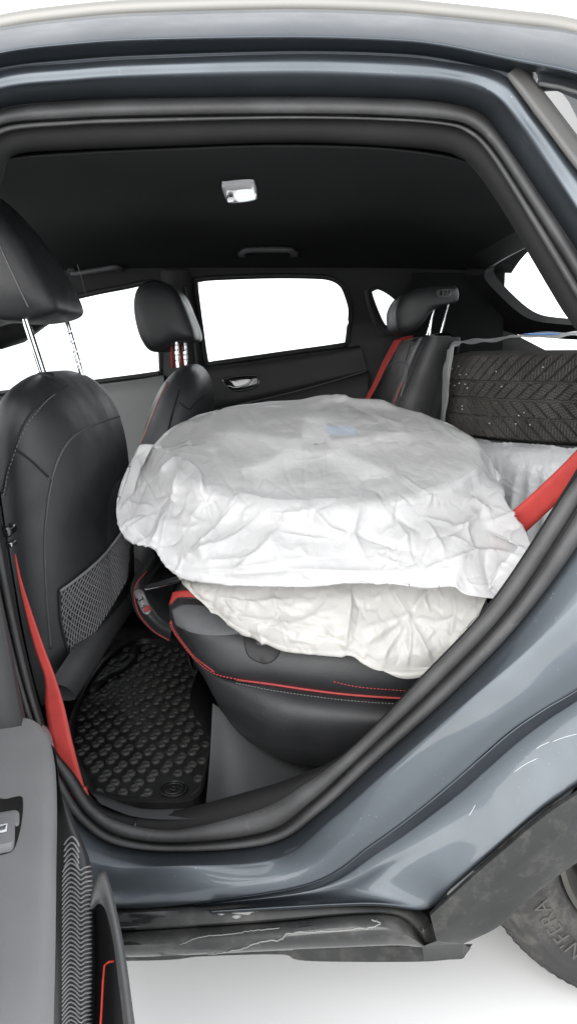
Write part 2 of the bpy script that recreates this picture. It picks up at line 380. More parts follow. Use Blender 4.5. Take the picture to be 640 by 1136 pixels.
mo2 = lambda f: [a_ * (1 - f) + b_ * f - .004 * math.sin(f * math.pi) for a_, b_ in zip(o4, o5)]
sheet('door_frame_flange', [loop(L3, .003), vary(mid(L3, L4, .12), mo(.12)), vary(mid(L3, L4, .55), mo(.62)), vary(mid(L3, L4, .85), mo(.92)), vary(L4, mo(1.02)), vary(mid(L4, L5, .2), mo2(.2)), vary(mid(L4, L5, .6), mo2(.6)), vary(mid(L4, L5, .92), mo2(.92)), vary(L5, o5)], NL, PAINT, car, per=3, closed=True, linear=False)

# ---- outer roof side, from the shadow gap up and over
T5 = [(-160,140),(-72,104),(0,79),(80,70),(160,65),(320,60),(430,62),(490,68),(566,84)]
T6 = [(-160,118),(-72,84),(0,60),(80,50),(160,45),(320,42),(430,45),(490,51),(573,68),(640,82),(730,112)]
T7 = [(-160,84),(-72,53),(0,31),(80,20),(160,14),(320,10),(430,13),(490,18),(575,27),(640,36),(730,62)]
def ext(px, off): return [ap(x, y, off) for x, y in px]
T5b = T5 + [(640, 98), (730, 130)]
sheet('roof_side_panel', [ext(T5b, -.06), ext(mid(T5b, T6, .3), -.066), ext(mid(T5b, T6, .9), -.098), ext(T6, -.103), ext(mid(T6, T7, .12), -.104), ext(mid(T6, T7, .5), -.085), ext(mid(T6, T7, .85), -.045), ext(T7, -.015)], 160, PAINT, car, per=4, linear=False)
t7 = ext(T7, -.012)
r7 = [p + np.array([0, .012, -.004]) for p in t7]
sheet('roof_ditch_strip', [t7, r7, [p + np.array([0, .03, .006]) for p in t7]], 120, RUBBER, car)
rail = [p + np.array([0, .035, .018]) for p in t7]
V, F = tubeVF(cr(rail, 100), .014, 10); mk('roof_rail', V, F, M('rail_grey', (.22, .215, .2), .45, .3), car)
# roof panel and headliner span
tx = [p[0] for p in t7]; tz = [p[2] for p in t7]
def roofz(x): return float(np.interp(x, tx, tz))
rows = []
for Y in np.linspace(1.22, 2.52, 12):
    k = (Y - 1.87) / .65
    rows.append([np.array([x, Y, roofz(min(max(x, -.7), .75)) + .045 - .055 * k * k - .09 * max(0, x - .3) ** 2]) for x in np.linspace(-1.1, .72, 14)])
sheet('roof_panel', rows, 40, PAINT, car, per=2)
inner = [ap(x, y, .06) for x, y in [(-120,190),(-40,176),(17,170),(80,165),(160,162),(320,157),(430,161),(485,166),(540,178),(640,200)]]
ix = [p[0] for p in inner]; iz = [p[2] for p in inner]
def hz(x): return float(np.interp(x, ix, iz))
rows = []
for Y in np.linspace(1.14, 2.50, 16):
    k = (Y - 1.84) / .67
    zf = 1.365
    rows.append([np.array([x, Y, (hz(min(max(x, -.4), .4)) * (1 - (k + 1) / 2) + zf * (k + 1) / 2) + .075 * (1 - k ** 4) - .06 * max(0, x - .25) ** 2 - .03 * max(0, -x - .3) ** 2]) for x in np.linspace(-1.1, .72, 20)])
HL = sheet('headliner', rows, 60, HEAD, car, per=2, linear=False)
bHL = bvh(HL)

# ---- dome lamp on the headliner
dl = part('dome_lamp', car)
def hl(px, py, lift): return proj(px, py, bHL, lift)
oc = [(246,203),(252,201),(278,199),(283,203),(285,214),(282,218),(256,221),(251,218)]
def cap(name, px, b, lift0, lift1, mat, parent, n=40, inset=.86):
    cx = sum(p[0] for p in px) / len(px); cy = sum(p[1] for p in px) / len(px)
    O = cr(px, n, True); rows = []
    for f, l in ((1.0, lift0), (1.0, lift1 * .6), (inset, lift1), (inset * .5, lift1 * 1.05), (0.02, lift1 * 1.06)):
        rows.append(np.array([proj(cx + f * (x - cx), cy + f * (y - cy), b, l) for x, y in O]))
    return mk(name, np.vstack(rows), gridF(len(rows), n, False, True), mat, parent, sharp=50)
cap('lamp_bezel', oc, bHL, -.002, .012, LAMPW, dl)
LENS = M('lit_lens', (.8, .82, .85), .3); LENS.node_tree.nodes['Principled BSDF'].inputs['Emission Color'].default_value = (.9, .95, 1, 1); LENS.node_tree.nodes['Principled BSDF'].inputs['Emission Strength'].default_value = .16
cap('lamp_lens', [(260,205),(279,203),(282,207),(283,214),(262,217)], bHL, .008, .015, LENS, dl, n=36)
cap('lamp_switch', [(252,210),(258,209),(259,215),(253,216)], bHL, .004, .018, GLOSSB, dl, n=20)
# ---- grab handles at the far roof rail
def grab(pts, Y0, thick=.010):
    g = part('grab_handle', car)
    P = cr([proj(x, y, bHL, -o) if proj(x, y, bHL) is not None else far(x, y, o) for x, y, o in pts], 30)
    tube('handle_bar', P, thick, GREYTRIM, g, seg=10)
    for k in (0, -1):
        box('handle_foot', P[k] + np.array([0, .012, .006]), (.012, .02, .010), TRIM, g, bevel=.003)
grab([(268,280,-.008),(270,274,-.014),(280,271,-.016),(312,271,-.016),(323,273,-.014),(326,280,-.008)], 2.4, .0085)
grab([(80,303,-.008),(84,299,-.014),(100,296,-.016),(118,293,-.016),(130,292,-.014),(133,297,-.008)], 2.4, .009)
tube('hanging_cord', [far(86,293,-.07), far(90,305,-.07), far(96,328,-.07)], .0012, GREYTH, car, seg=5)

# ---- far side wall with its window openings
def polyholes(name, outer, holes, f, mat, parent, n_sub=0):
    bm = bmesh.new()
    def ring(pts):
        vs_ = [bm.verts.new(tuple(p)) for p in pts]
        return [bm.edges.new((vs_[i], vs_[(i + 1) % len(vs_)])) for i in range(len(vs_))]
    E = ring([(x, 0, z) for x, z in outer])
    for h in holes: E += ring([(x, 0, z) for x, z in h])
    bmesh.ops.triangle_fill(bm, edges=E, use_beauty=True, use_dissolve=False)
    bmesh.ops.subdivide_edges(bm, edges=[e for e in bm.edges if e.calc_length() > .08], cuts=2, use_grid_fill=True)
    bmesh.ops.triangulate(bm, faces=bm.faces)
    for v in bm.verts: v.co.y = f(v.co.z)
    me = bpy.data.meshes.new(name); bm.to_mesh(me); bm.free(); me.materials.append(mat)
    o = bpy.data.objects.new(name, me); COL.objects.link(o); o.parent = parent
    me.polygons.foreach_set('use_smooth', [True] * len(me.polygons))
    return o
def farxz(px): return [(lambda p: (p[0], p[2]))(far(x, y)) for x, y in px]
wr = cr([(217,314),(222,310),(240,308),(300,306),(350,306.5),(368,309),(379,316),(385,328),(389,345),(387,365),(385,379),(380,383),(310,393),(240,403),(232,404),(228,398),(222,355)], 60, True)
wq = cr([(411,325),(414,321),(420,319.5),(431,325),(441,334),(446,344),(443,353),(437,361),(431,363),(425,360),(417,343)], 40, True)
wf = cr([(-60,374),(-56,366),(20,346),(95,327),(140,318),(166,313),(174,318),(176,345),(179,400),(178,413),(172,415),(120,422),(20,434),(-40,440),(-52,436)], 70, True)
holes = [farxz(wr), farxz(wq), farxz(wf)]
p1, p2 = far(-160, 0), None
polyholes('far_side_wall', [(-1.25, .2), (1.25, .2), (1.25, 1.0), (.95, 1.08), (.78, 1.16), (.655, 1.33), (.5, 1.40), (-.7, 1.40), (-1.25, 1.05)], holes, ffar, TRIM, car)
def window(pts, frame_r, name='side_window', gl=GLASS, seal=TRIM):
    wp = part(name, car)
    P = np.array([far(x, y, -.004) for x, y in pts])
    tube('window_seal', P, frame_r, seal, wp, seg=8, closed=True)
    c = P.mean(0); G = P + np.array([0, .012, 0])
    mk('pane', list(G) + [c + np.array([0, .014, 0])], [(i, (i + 1) % len(G), len(G)) for i in range(len(G))], gl, wp)
window(wr, .009); window(wf, .009); window(wq, .006)
# pale reveal round the small quarter window
q0 = [far(x, y, -.002) for x, y in [(408,322),(412,340),(419,358),(425,368),(434,368),(446,363)]]
q1 = [far(x, y, -.03) for x, y in [(403,322),(408,342),(415,361),(422,372),(434,371),(449,366)]]
sheet('quarter_window_reveal', [q0, q1], 30, GREYTRIM, car)
# ---- far rear door panel: swept relief over the wall
dp = part('far_door_panel', car)
r0 = [far(x, y, -.012) for x, y in [(226,407),(260,403),(310,397),(360,390),(398,383)]]
r0b = [far(x, y, -.035) for x, y in [(226,410),(260,406),(310,400),(360,393),(400,386)]]
r1 = [far(x, y, -.045) for x, y in [(226,425),(260,423),(310,419),(360,411),(404,400)]]
r2 = [far(x, y, -.05) for x, y in [(226,452),(260,447),(310,436),(360,424),(408,412)]]
r3 = [far(x, y, -.085) for x, y in [(226,458),(260,451),(310,440),(360,428),(408,416)]]
r4 = [far(x, y, -.10) for x, y in [(226,500),(260,500),(310,490),(360,480),(408,470)]]
DP = sheet('upper_panel', [r0, r0b, r1, r2, r3, r4], 60, TRIM, dp, per=3, linear=False)
bDP = bvh(DP)
tube('belt_moulding', [far(x, y, -.008) for x, y in [(229,404.5),(260,401),(310,395),(360,387.5),(386,383)]], .0035, STEEL, dp, seg=6)
tube('panel_crease', projline([(240,455),(280,446),(330,434),(380,420),(406,412)], 40, bDP, .002), .0025, GREYTRIM, dp, seg=6)
cap('handle_bezel', [(247,420),(262,417),(284,416),(288,420),(285,429),(270,434),(258,434),(252,429)], bDP, -.002, .006, GLOSSB, dp)
tube('door_handle', projline([(253,428),(262,430),(274,427),(281,420)], 20, bDP, .012), .0036, STEEL, dp, seg=8)
tube('handle_ring', projline([(248,421),(262,418),(284,417),(287,421),(283,429),(268,433),(257,433),(251,428),(248,422)], 50, bDP, .008), .0018, GREYTRIM, dp, seg=6)
# front far door panel (light from the window put into a paler grey)
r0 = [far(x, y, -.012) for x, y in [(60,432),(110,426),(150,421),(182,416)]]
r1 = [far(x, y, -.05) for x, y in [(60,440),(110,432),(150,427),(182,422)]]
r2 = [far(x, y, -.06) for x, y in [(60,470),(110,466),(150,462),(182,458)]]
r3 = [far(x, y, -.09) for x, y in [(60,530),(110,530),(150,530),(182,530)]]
sheet('front_door_panel', [r0, r1, r2, r3], 30, M('window_lit_vinyl', (.15, .16, .158), .5, bump=('v', 700, .2, .0008)), car, per=3, linear=False)
# far B pillar
sheet('pillar_trim', [[far(x, y, -.01) for x, y in [(178,300),(178,340),(181,410),(184,470)]], [far(x, y, -.05) for x, y in [(186,300),(190,340),(193,410),(196,470)]], [far(x, y, -.05) for x, y in [(202,300),(207,340),(216,410),(222,470)]], [far(x, y, -.01) for x, y in [(212,300),(216,340),(227,410),(232,470)]]], 20, TRIM, car, per=2, linear=False)
tube('front_belt_webbing', [far(206,318,-.055), far(212,352,-.06), far(219,404,-.06), far(224,440,-.06)], .004, LEATHER, car, seg=6)

# ---- tailgate: raked frame with its glass, and the far quarter trim
def tg(x, Y, z): return np.array([x, Y, z])
frame_in = [tg(.650, 2.34, 1.378), tg(.640, 2.41, 1.355), tg(.668, 2.42, 1.318), tg(.765, 2.40, 1.232), tg(.85, 2.36, 1.208), tg(.95, 2.2, 1.195), tg(.985, 1.85, 1.19), tg(.95, 1.5, 1.195), tg(.86, 1.34, 1.208), tg(.74, 1.30, 1.30), tg(.67, 1.34, 1.37), tg(.665, 1.85, 1.388)]
cfr = np.mean(frame_in, 0)
frame_a = [p + (p - cfr) * .035 + np.array([-.02, 0, -.014]) for p in frame_in]
frame_b = [p + (p - cfr) * .32 + np.array([-.06, 0, -.03]) for p in frame_in]
sheet('tailgate_frame', [frame_in, frame_a], 80, GREYTRIM, car, closed=True, per=2)
sheet('tailgate_trim', [frame_a, frame_b], 80, TRIM, car, closed=True, per=2)
G = cr(frame_in, 60, True) + np.array([.006, 0, .004])
mk('tailgate_glass', list(G) + [G.mean(0)], [(i, (i + 1) % 60, 60) for i in range(60)], GLASS, car)
box('tailgate_panel', (1.14, 1.85, .80), (.03, .72, .42), TRIM, car, bevel=.02)
box('cargo_floor', (.85, 1.85, .635), (.30, .70, .012), CARPET, car, bevel=.004)
sheet('cargo_side_trim', [[np.array([x, 2.5 - .02 * k, 1.36 - .27 * k]) for x in np.linspace(.40, .70, 8)] for k in (0, 1)] + [[np.array([x, 2.32, 1.055]) for x in np.linspace(.44, 1.0, 8)], [np.array([x, 2.30, .65]) for x in np.linspace(.44, 1.0, 8)]], 20, HEAD, car, per=4)
box('cargo_ledge', (.62, 2.25, 1.06), (.20, .10, .008), GREYTRIM, car, bevel=.004)

# ---- windscreen pillar, dash and firewall at the front of the cabin
wp_ = [atY(x, y, Y) for x, y, Y in [(-260,330,1.9),(0,372,2.35),(18,366,2.4),(40,350,2.45),(58,338,2.48)]]
tube('windscreen_pillar', wp_, .045, TRIM, car, seg=10)
box('dashboard', (-1.22, 1.85, .75), (.16, .72, .22), TRIM, car, bevel=.04)
box('firewall', (-1.45, 1.85, .5), (.03, .78, .42), UNDER, car)
# ---- floor
box('floor_carpet', (-.2, 1.83, .275), (1.2, .74, .02), CARPET, car)
box('underbody_plate', (0.0, 1.85, .225), (1.3, .72, .012), UNDER, car)

# ---- quarter panel between the aperture and the wheel arch
Q0 = [(215,1003),(345,980),(412,937),(456,905),(500,869),(534,839),(568,810),(604,786),(640,765),(715,715),(800,650)]
Q1 = [(220,1005),(352,986),(422,946),(467,915),(510,882),(543,853),(575,825),(608,800),(640,779),(720,725),(805,662)]
Q2 = [(225,1008),(372,994),(438,968),(484,942),(524,913),(556,885),(586,859),(614,838),(642,818),(730,765),(812,705)]
Q3 = [(235,1011),(400,1002),(472,1006),(502,982),(540,949),(570,922),(600,897),(620,883),(642,868),(735,815),(820,765)]
QPo = sheet('quarter_panel', [[ap(x, y, -.05) for x, y in Q0], [ap(x, y, -.052) for x, y in mid(Q0, Q1, .12)], [ap(x, y, -.040) for x, y in mid(Q0, Q1, .8)], [ap(x, y, -.038) for x, y in Q1], [ap(x, y, -.042) for x, y in mid(Q1, Q2, .4)], [ap(x, y, -.052) for x, y in Q2], [ap(x, y, -.066) for x, y in mid(Q2, Q3, .7)], [ap(x, y, -.072) for x, y in Q3], [ap(x, y + 3, -.07) for x, y in Q3]], 120, PAINT, car, per=4, linear=False)
bQP = bvh(QPo)
for sx_ in ([(569,857),(582,848),(596,841)], [(594,831),(600,827),(609,823)], [(520,905),(524,898),(527,893)], [(612,823),(625,818),(640,814)]):
    tube('paint_scratch', projline(sx_, 12, bQP, .0002), [.0001] + [.0005] * 10 + [.0001], M('scratch_pale', (.5, .52, .54), .5), car, seg=5)
# rear upper quarter: black applique strip, small glass, painted skin beyond the frame
A0 = [(560,84),(594,130),(630,178),(680,245),(740,345)]
A1 = [(578,70),(608,108),(640,150),(705,235),(765,335)]
sheet('pillar_applique', [[ap(x, y, -.062) for x, y in A0], [ap(x, y, -.08) for x, y in mid(A0, A1, .06)], [ap(x, y, -.08) for x, y in mid(A0, A1, .8)], [ap(x, y, -.07) for x, y in A1]], 40, M('applique', (.055, .054, .052), .42, bump=('n', 500, .1, .0006)), car, per=2)
A2 = [(584,72),(625,80),(668,92),(740,120),(830,170)]
qg = part('quarter_glass', car)
sheet('pane', [[ap(x, y, -.072) for x, y in A1], [ap(x, y, -.078) for x, y in mid(A1, A2, .5)], [ap(x, y, -.08) for x, y in A2]], 40, DGLASS, qg, per=3, linear=False)
tube('glass_divider', [ap(x, y, -.079) for x, y in [(597,93),(620,97),(640,103),(690,125)]], .003, RUBBER, qg, seg=6)
U0 = [(740,345),(765,450),(757,580),(715,700)]; U1 = [(860,300),(930,430),(920,560),(800,652)]
sheet('rear_quarter_skin', [[ap(x, y, -.05) for x, y in U0], [ap(x, y, -.075) for x, y in U1]], 30, PAINT, car, per=4)
# front door skin beyond the B pillar, so that the body goes on
U0 = [(-98,205),(-100,350),(-85,520),(-55,700),(-20,840),(60,1000)]; U1 = [(-500,330),(-520,400),(-520,560),(-480,760),(-420,900),(-350,1010)]
sheet('front_door_skin', [[ap(x, y, -.05) for x, y in U0], [ap(x, y, -.07) for x, y in mid(U0, U1, .1)], [ap(x, y, -.075) for x, y in U1]], 30, PAINT, car, per=3)

# ---- sill cladding: upper ledge, lower glossy face, floor lip
c0 = [(-250,1012),(60,1003),(125,1009),(200,1006),(300,1001),(380,999),(440,1002),(470,1013),(487,1044)]
c1 = [(-250,1018),(60,1010),(125,1013),(200,1010),(300,1006),(380,1003),(436,1006),(464,1017),(483,1047)]
c2 = [(-250,1034),(60,1030),(125,1031),(200,1027),(300,1020),(380,1013),(432,1012),(456,1022),(473,1045)]
c3 = [(-250,1039),(60,1035),(125,1036),(200,1032),(300,1026),(380,1018),(430,1017),(452,1026),(469,1047)]
c4 = [(-250,1062),(60,1061),(125,1062),(200,1060),(300,1055),(380,1052),(430,1050),(450,1050),(470,1051)]
def wetmat():
    m = M('wet_cladding', (.017, .0175, .0175), .45, bump=('n', 500, .1, .0008), var=(5, .3), dirt=((.1, .098, .09), 10, .5, .4))
    N = m.node_tree.nodes; L = m.node_tree.links; b = N['Principled BSDF']
    tc = N.new('ShaderNodeTexCoord'); mp = N.new('ShaderNodeMapping'); mp.inputs['Scale'].default_value = (1, 1, 3.2)
    n = N.new('ShaderNodeTexNoise'); n.inputs['Scale'].default_value = 5.5; n.inputs['Detail'].default_value = 5; n.inputs['Distortion'].default_value = .6
    L.new(tc.outputs['Object'], mp.inputs[0]); L.new(mp.outputs[0], n.inputs['Vector'])
    r = N.new('ShaderNodeMapRange'); r.inputs[1].default_value = .5; r.inputs[2].default_value = .53; r.inputs[3].default_value = .6; r.inputs[4].default_value = .03
    L.new(n.outputs['Fac'], r.inputs[0]); L.new(r.outputs[0], b.inputs['Roughness'])
    return m
WET = wetmat()
SC = sheet('sill_cladding', [[ap(x, y, -.042) for x, y in c0], [ap(x, y, -.062) for x, y in c1], [ap(x, y, -.075) for x, y in c2], [ap(x, y, -.068) for x, y in mid(c2, c3)], [ap(x, y, -.078) for x, y in c3], [ap(x, y, -.095) for x, y in mid(c3, c4, .5)], [ap(x, y, -.082) for x, y in c4], [ap(x, y, -.05) + np.array([0, .03, -.004]) for x, y in c4]], 140, WET, car, per=3, linear=False, sharp=45)
bSC = bvh(SC)
PALE = M('dried_splash', (.2, .2, .195), .35, bump=('n', 160, .6, .002)); PUD = M('wet_film', (.012, .012, .012), .04, coat=1.0, bump=('n', 30, .08, .002))
def jag(pts, n=70, k=1.2):
    P_ = cr(pts, n); return [(x + rng.normal(0, k * .5), y + rng.normal(0, k * .4)) for x, y in P_]
tube('dried_water_edge', projline(jag([(228,1059),(250,1056),(270,1052),(288,1045),(311,1042),(319,1036),(345,1034),(363,1033),(403,1030),(418,1027),(421,1023),(412,1021)]), 160, bSC, .0004), .0011, PALE, car, seg=5)
tube('dried_water_edge', projline(jag([(200,1048),(222,1040),(250,1037),(280,1033),(310,1030)], 50, .8), 90, bSC, .0004), .0007, PALE, car, seg=5)
for c_x, c_y, rx_, ry_ in ((268,1012,14,3.2),(262,1017,6,2),(283,1010,5,1.6),(245,1014,5,1.2)):
    cap('dried_splash', [(c_x + rx_ * math.cos(q) * rng.uniform(.6, 1.15), c_y + ry_ * math.sin(q) * rng.uniform(.6, 1.2)) for q in np.linspace(0, 6.28, 15)[:-1]], bSC, -.0005, .0008, PALE, car, n=40, inset=.8)
u0 = [(-250,1058),(140,1060),(225,1056),(311,1052),(380,1050),(460,1050),(524,1047)]
u1 = [(-250,1064),(140,1066),(225,1061),(311,1059),(340,1066),(460,1067),(514,1063)]
sheet('sill_underside_lip', [[ap(x, y, -.05) for x, y in u0], [ap(x, y, -.05) for x, y in u1], [ap(x, y, -.05) + np.array([0, .3, .03]) for x, y in u1]], 60, CLAD, car, per=2, sharp=40)
# ---- wheel arch cladding
e0 = [(476,1012),(524,968),(560,937),(600,903),(640,876),(720,826),(830,775)]
e1 = [(484,1044),(530,1004),(565,973),(602,944),(640,918),(720,870),(830,822)]
e2 = [(514,1047),(551,1029),(580,1003),(606,982),(640,957),(715,912),(830,868)]
sheet('wheel_arch_cladding', [[ap(x, y, -.07) for x, y in e0], [ap(x, y + 1, -.095) for x, y in e0], [ap(x, y, -.10) for x, y in mid(e0, e1, .12)], [ap(x, y, -.105) for x, y in mid(e0, e1, .85)], [ap(x, y, -.103) for x, y in e1], [ap(x, y, -.085) for x, y in mid(e1, e2, .9)], [ap(x, y, -.08) for x, y in e2], [ap(x, y, -.08) + np.array([.02, .03, .005]) for x, y in e2]], 90, CLAD, car, per=2, sharp=38)
mk('arch_end_cap', [ap(484,1044,-.103), ap(514,1047,-.08), ap(522,1052,-.05), ap(512,1064,-.05), ap(470,1066,-.06), ap(468,1050,-.082)], [(0, 1, 2, 3, 4, 5)], CLAD, car, smooth=False)
# wheel well liner
WC = np.array([.632, 1.035, .332])
rows = []
for Y in (1.0, 1.12, 1.3): rows.append([WC * np.array([1, 0, 1]) + np.array([.395 * math.cos(a), Y, .395 * math.sin(a)]) for a in np.linspace(math.radians(195), math.radians(-15), 24)])
sheet('wheel_well_liner', rows, 60, UNDER, car, per=2)
mk('wheel_well_wall', rows[-1] + [WC + np.array([0, .24, 0])], [(i, i + 1, 24) for i in range(23)], UNDER, car)

# ---- rear road wheel: axis along Y
def revolveY(name, prof, c, mat, parent, n=120, sharp=None):
    V = []
    for a in np.linspace(0, 2 * math.pi, n, endpoint=False):
        for r, y in prof: V.append(c + np.array([r * math.cos(a), y, r * math.sin(a)]))
    return mk(name, V, gridF(n, len(prof), True, False), mat, parent, sharp=sharp)
rw = part('road_wheel', car)
R = .33
tp_ = [(.205, .015), (.212, .004), (.222, -.003), (.236, -.007), (.2375, -.0085), (.239, -.007), (.262, -.008), (.282, -.0055), (.284, -.007), (.2865, -.005), (.298, .000), (.3, -.0012), (.302, .001), (.313, .012), (.3145, .011), (.316, .0135), (.322, .024), (R - .002, .04), (R, .06)]
for g in (.085, .12, .155): tp_ += [(R, g - .005), (R - .008, g - .004), (R - .008, g + .004), (R, g + .005)]
tp_ += [(R, .18), (R - .01, .2), (.3, .21), (.2, .2)]
TYO = revolveY('tyre', tp_, WC, TYRE, rw, 160)
m = MB()       # shoulder sipes
for k in range(110):
    a = 2 * math.pi * k / 110
    p = [(.3165, .014), (.3228, .0245), (R - .0005, .041), (R + .0005, .062), (R + .0005, .078)]
    m.tube(np.array([WC + np.array([r * math.cos(a + i * .006), y, r * math.sin(a + i * .006)]) for i, (r, y) in enumerate(p)]), .0011, 4)
m.build('shoulder_sipes', M('sipe_edge', (.06, .058, .054), .8), TYO)
revolveY('rim', [(.206, .016), (.206, .004), (.198, .002), (.19, .012), (.182, .03), (.175, .07), (.17, .16)], WC, RIMD, rw, 90, sharp=40)
m = MB()
for k in range(5):
    a = 2 * math.pi * k / 5 + .3; e = np.array([math.cos(a), 0, math.sin(a)]); t_ = np.array([-math.sin(a), 0, math.cos(a)])
    m.box(WC + e * .11 + np.array([0, .03, 0]), (e, t_, np.array([0, 1, 0])), (.085, .022, .014))
m.box(WC + np.array([0, .035, 0]), I3, (.04, .02, .04)); m.build('spokes', RIMD, rw, bevel=.006, sharp=40)
revolveY('brake_disc', [(.02, .075), (.145, .075), (.145, .095), (.02, .095)], WC, STEEL, rw, 60, sharp=40)
def textmesh(body, size):
    cu = bpy.data.curves.new('t', 'FONT'); cu.body = body; cu.size = size; cu.extrude = .0; cu.space_character = 1.12
    o = bpy.data.objects.new('t', cu); COL.objects.link(o)
    dg = bpy.context.evaluated_depsgraph_get(); me = bpy.data.meshes.new_from_object(o.evaluated_get(dg))
    V = np.array([v.co[:] for v in me.vertices]); F = [tuple(p.vertices) for p in me.polygons]
    bpy.data.objects.remove(o); bpy.data.curves.remove(cu); bpy.data.meshes.remove(me)
    return V, F
V, F = textmesh("N'FERA", .036)
VV = []
for x, y, _ in V:     # bend the letters round the sidewall; read up along the left side
    r = .240 + y * 1.0; a = math.radians(212) - (x - V[:, 0].mean()) / .255
    VV.append(WC + np.array([r * math.cos(a), -.0098 if True else 0, r * math.sin(a)]))
mk('lettering', VV, F, M('tyre_letter', (.05, .048, .044), .55), TYO, smooth=False)

# ---- the open rear door, hinged at the B pillar
door = part('rear_door', car)
DV = np.array([.12, -.99]); DV /= np.linalg.norm(DV); NV = np.array([-DV[1], DV[0]])
P0 = np.array([-.36, 1.0])
def dr(px, py, n=0.0):
    return atY(px, py, float(np.interp(py, [820, 900, 1000, 1136, 1260], [.90, .82, .77, .70, .64])) - n)
arm_edge = [(47,806),(55,818),(60,842),(62,880),(61,960),(60,1050),(58,1136),(56,1260)]
def armz(px, py, dz): return atZ(px, py, .60 + dz)
rowsA = [[armz(x, y, -.07) + np.array([0, 0, 0]) for x, y in [(48,800),(56,812),(62,838),(64,880),(63,960),(62,1050),(60,1136),(58,1260)]],
         [armz(x, y, -.02) for x, y in arm_edge],
         [armz(x, y, -.006) for x, y in [(42,802),(50,816),(54,842),(55,880),(54,960),(52,1050),(49,1136),(46,1260)]],
         [armz(x, y, 0) for x, y in [(30,797),(36,812),(40,840),(41,880),(40,960),(38,1050),(34,1136),(30,1260)]],
         [armz(x, y, .004) for x, y in [(0,793),(0,810),(0,840),(0,880),(0,960),(0,1050),(0,1136),(-10,1260)]],
         [armz(x, y, .02) for x, y in [(-70,800),(-70,812),(-75,840),(-80,880),(-90,960),(-100,1050),(-110,1136),(-130,1260)]],
         [armz(x, y, .25) for x, y in [(-95,720),(-95,730),(-100,750),(-105,790),(-130,850),(-150,900),(-170,960),(-200,1060)]]]
AR = sheet('armrest', rowsA, 60, DOORTRIM, door, per=4, linear=False)
bAR = bvh(AR)
# pull cup and window switch
cupo = [(-12,892),(8,887),(23,884),(26,889),(25.5,905),(22,925),(15,943),(0,949),(-14,951)]
cap('pull_cup', cupo, bAR, .0002, .0016, M('cup_dark', (.012, .012, .012), .5), door, n=50, inset=.97)
cap('cup_inner_wall', [(-12,908),(8,903),(20,902),(22,910),(20,918),(8,917),(-12,921)], bAR, .0015, .004, DOORTRIM, door, n=40, inset=.9)
cap('window_switch', [(-12,921),(6,917),(15,918),(17,923),(15,943),(3,948),(-14,950)], bAR, .0015, .010, DOORTRIM, door, n=40, inset=.9)
m = MB(); L_ = projline([(-2,929),(7,927),(5.5,934),(-2,936)], 4, bAR, .0125, sp=False)
if len(L_) > 2: m.tube(L_, .0014, 5); m.build('switch_symbol', PLATEW, door)
# vertical face, speaker grille, pocket
g0 = [(60,824),(64,870),(65,940),(64,1010),(63,1080),(62,1136),(60,1250)]
g1 = [(66,870),(72,905),(78,945),(80,1010),(80,1080),(80,1136),(80,1250)]
g2 = [(70,885),(82,915),(97,955),(103,1010),(104,1080),(101,1136),(96,1250)]
GR = sheet('speaker_grille', [[dr(x - 14, y, -.05) for x, y in g0], [dr(x, y, .004) for x, y in mid(g0, g1, .12)], [dr(x, y, .012) for x, y in g1], [dr(x, y, .014) for x, y in mid(g1, g2, .7)], [dr(x, y, .006) for x, y in g2], [dr(x + 4, y + 4, -.03) for x, y in g2]], 60, DOORDARK, door, per=4, linear=False)
bGR = bvh(GR)
m = MB()
for k in range(46):
    y = 938 + k * 4.9 - 8 * math.exp(-k / 4)
    hw = min(1, (k + 2) / 9.0)
    pts = [(70 + 1.5 * (1 - hw), y + 7), (74, y + 1), (79, y - 3), (85, y), (88 + 2 * hw, y + 5), (92 + 3 * hw, y + 2), (95 + 6.5 * hw, y + 1)] if k > 4 else [(72, y + 7), (76, y + 1), (81, y - 2), (86, y + 4), (88, y + 9)]
    Lq = projline(pts, 18, bGR, .0008)
    if len(Lq) > 4: m.tube(Lq, .0011, 5)
rg = m.build('grille_ridges', DOORTRIM, GR); rg['kind'] = 'stuff'
k0 = [(103,985),(108,1010),(112,1060),(112,1136),(110,1250)]; k1 = [(112,1000),(124,1020),(132,1080),(137,1136),(146,1250)]
sheet('pocket_recess', [[dr(x - 16, y, -.03) for x, y in k0], [dr(x, y, .0) for x, y in mid(k0, k1)], [dr(x + 6, y, .06) for x, y in k1]], 30, M('pocket_dark', (.008, .008, .008), .7), door, per=2)
tube('red_pocket_trim', [dr(x, y, .035) for x, y in [(127,1066),(121,1067),(116,1071),(114.5,1090),(113,1120),(112,1136),(108,1230)]], .0013, REDTRIM, door, seg=6)
k2 = [(100,1003),(103,985),(108,970),(114,966),(119,972),(128,1006),(138,1056),(149,1136),(164,1250)]
k3 = [(101,1008),(104,1008),(108,1004),(112,1003),(118,1012),(126,1045),(131,1085),(137,1136),(146,1250)]
sheet('pocket_lip', [[dr(x, y, .06) for x, y in k3], [dr(x, y, .078) for x, y in mid(k2, k3, .85)], [dr(x, y, .08) for x, y in mid(k2, k3, .2)], [dr(x, y, .07) for x, y in k2], [dr(x + 1, y, .03) for x, y in k2]], 50, DOORTRIM if False else M('pocket_lip_plastic', (.065, .066, .068), .5, bump=('v', 900, .3, .0006)), door, per=3, linear=False)
sheet('upper_door_trim', [[atY(x, y, Y) for x, y, Y in [(-60,560,.90),(-60,700,.88),(-60,830,.86)]], [atY(x, y, Y) for x, y, Y in [(-10,610,.93),(6,700,.92),(26,815,.91)]], [atY(x, y, Y) for x, y, Y in [(-8,612,.95),(10,702,.95),(32,815,.95)]]], 24, M('shaded_door_edge', (.05, .05, .052), .5, bump=('v', 800, .3, .0006)), door, per=3)  # dark sheet of door trim, with the door's shadow put into its colour
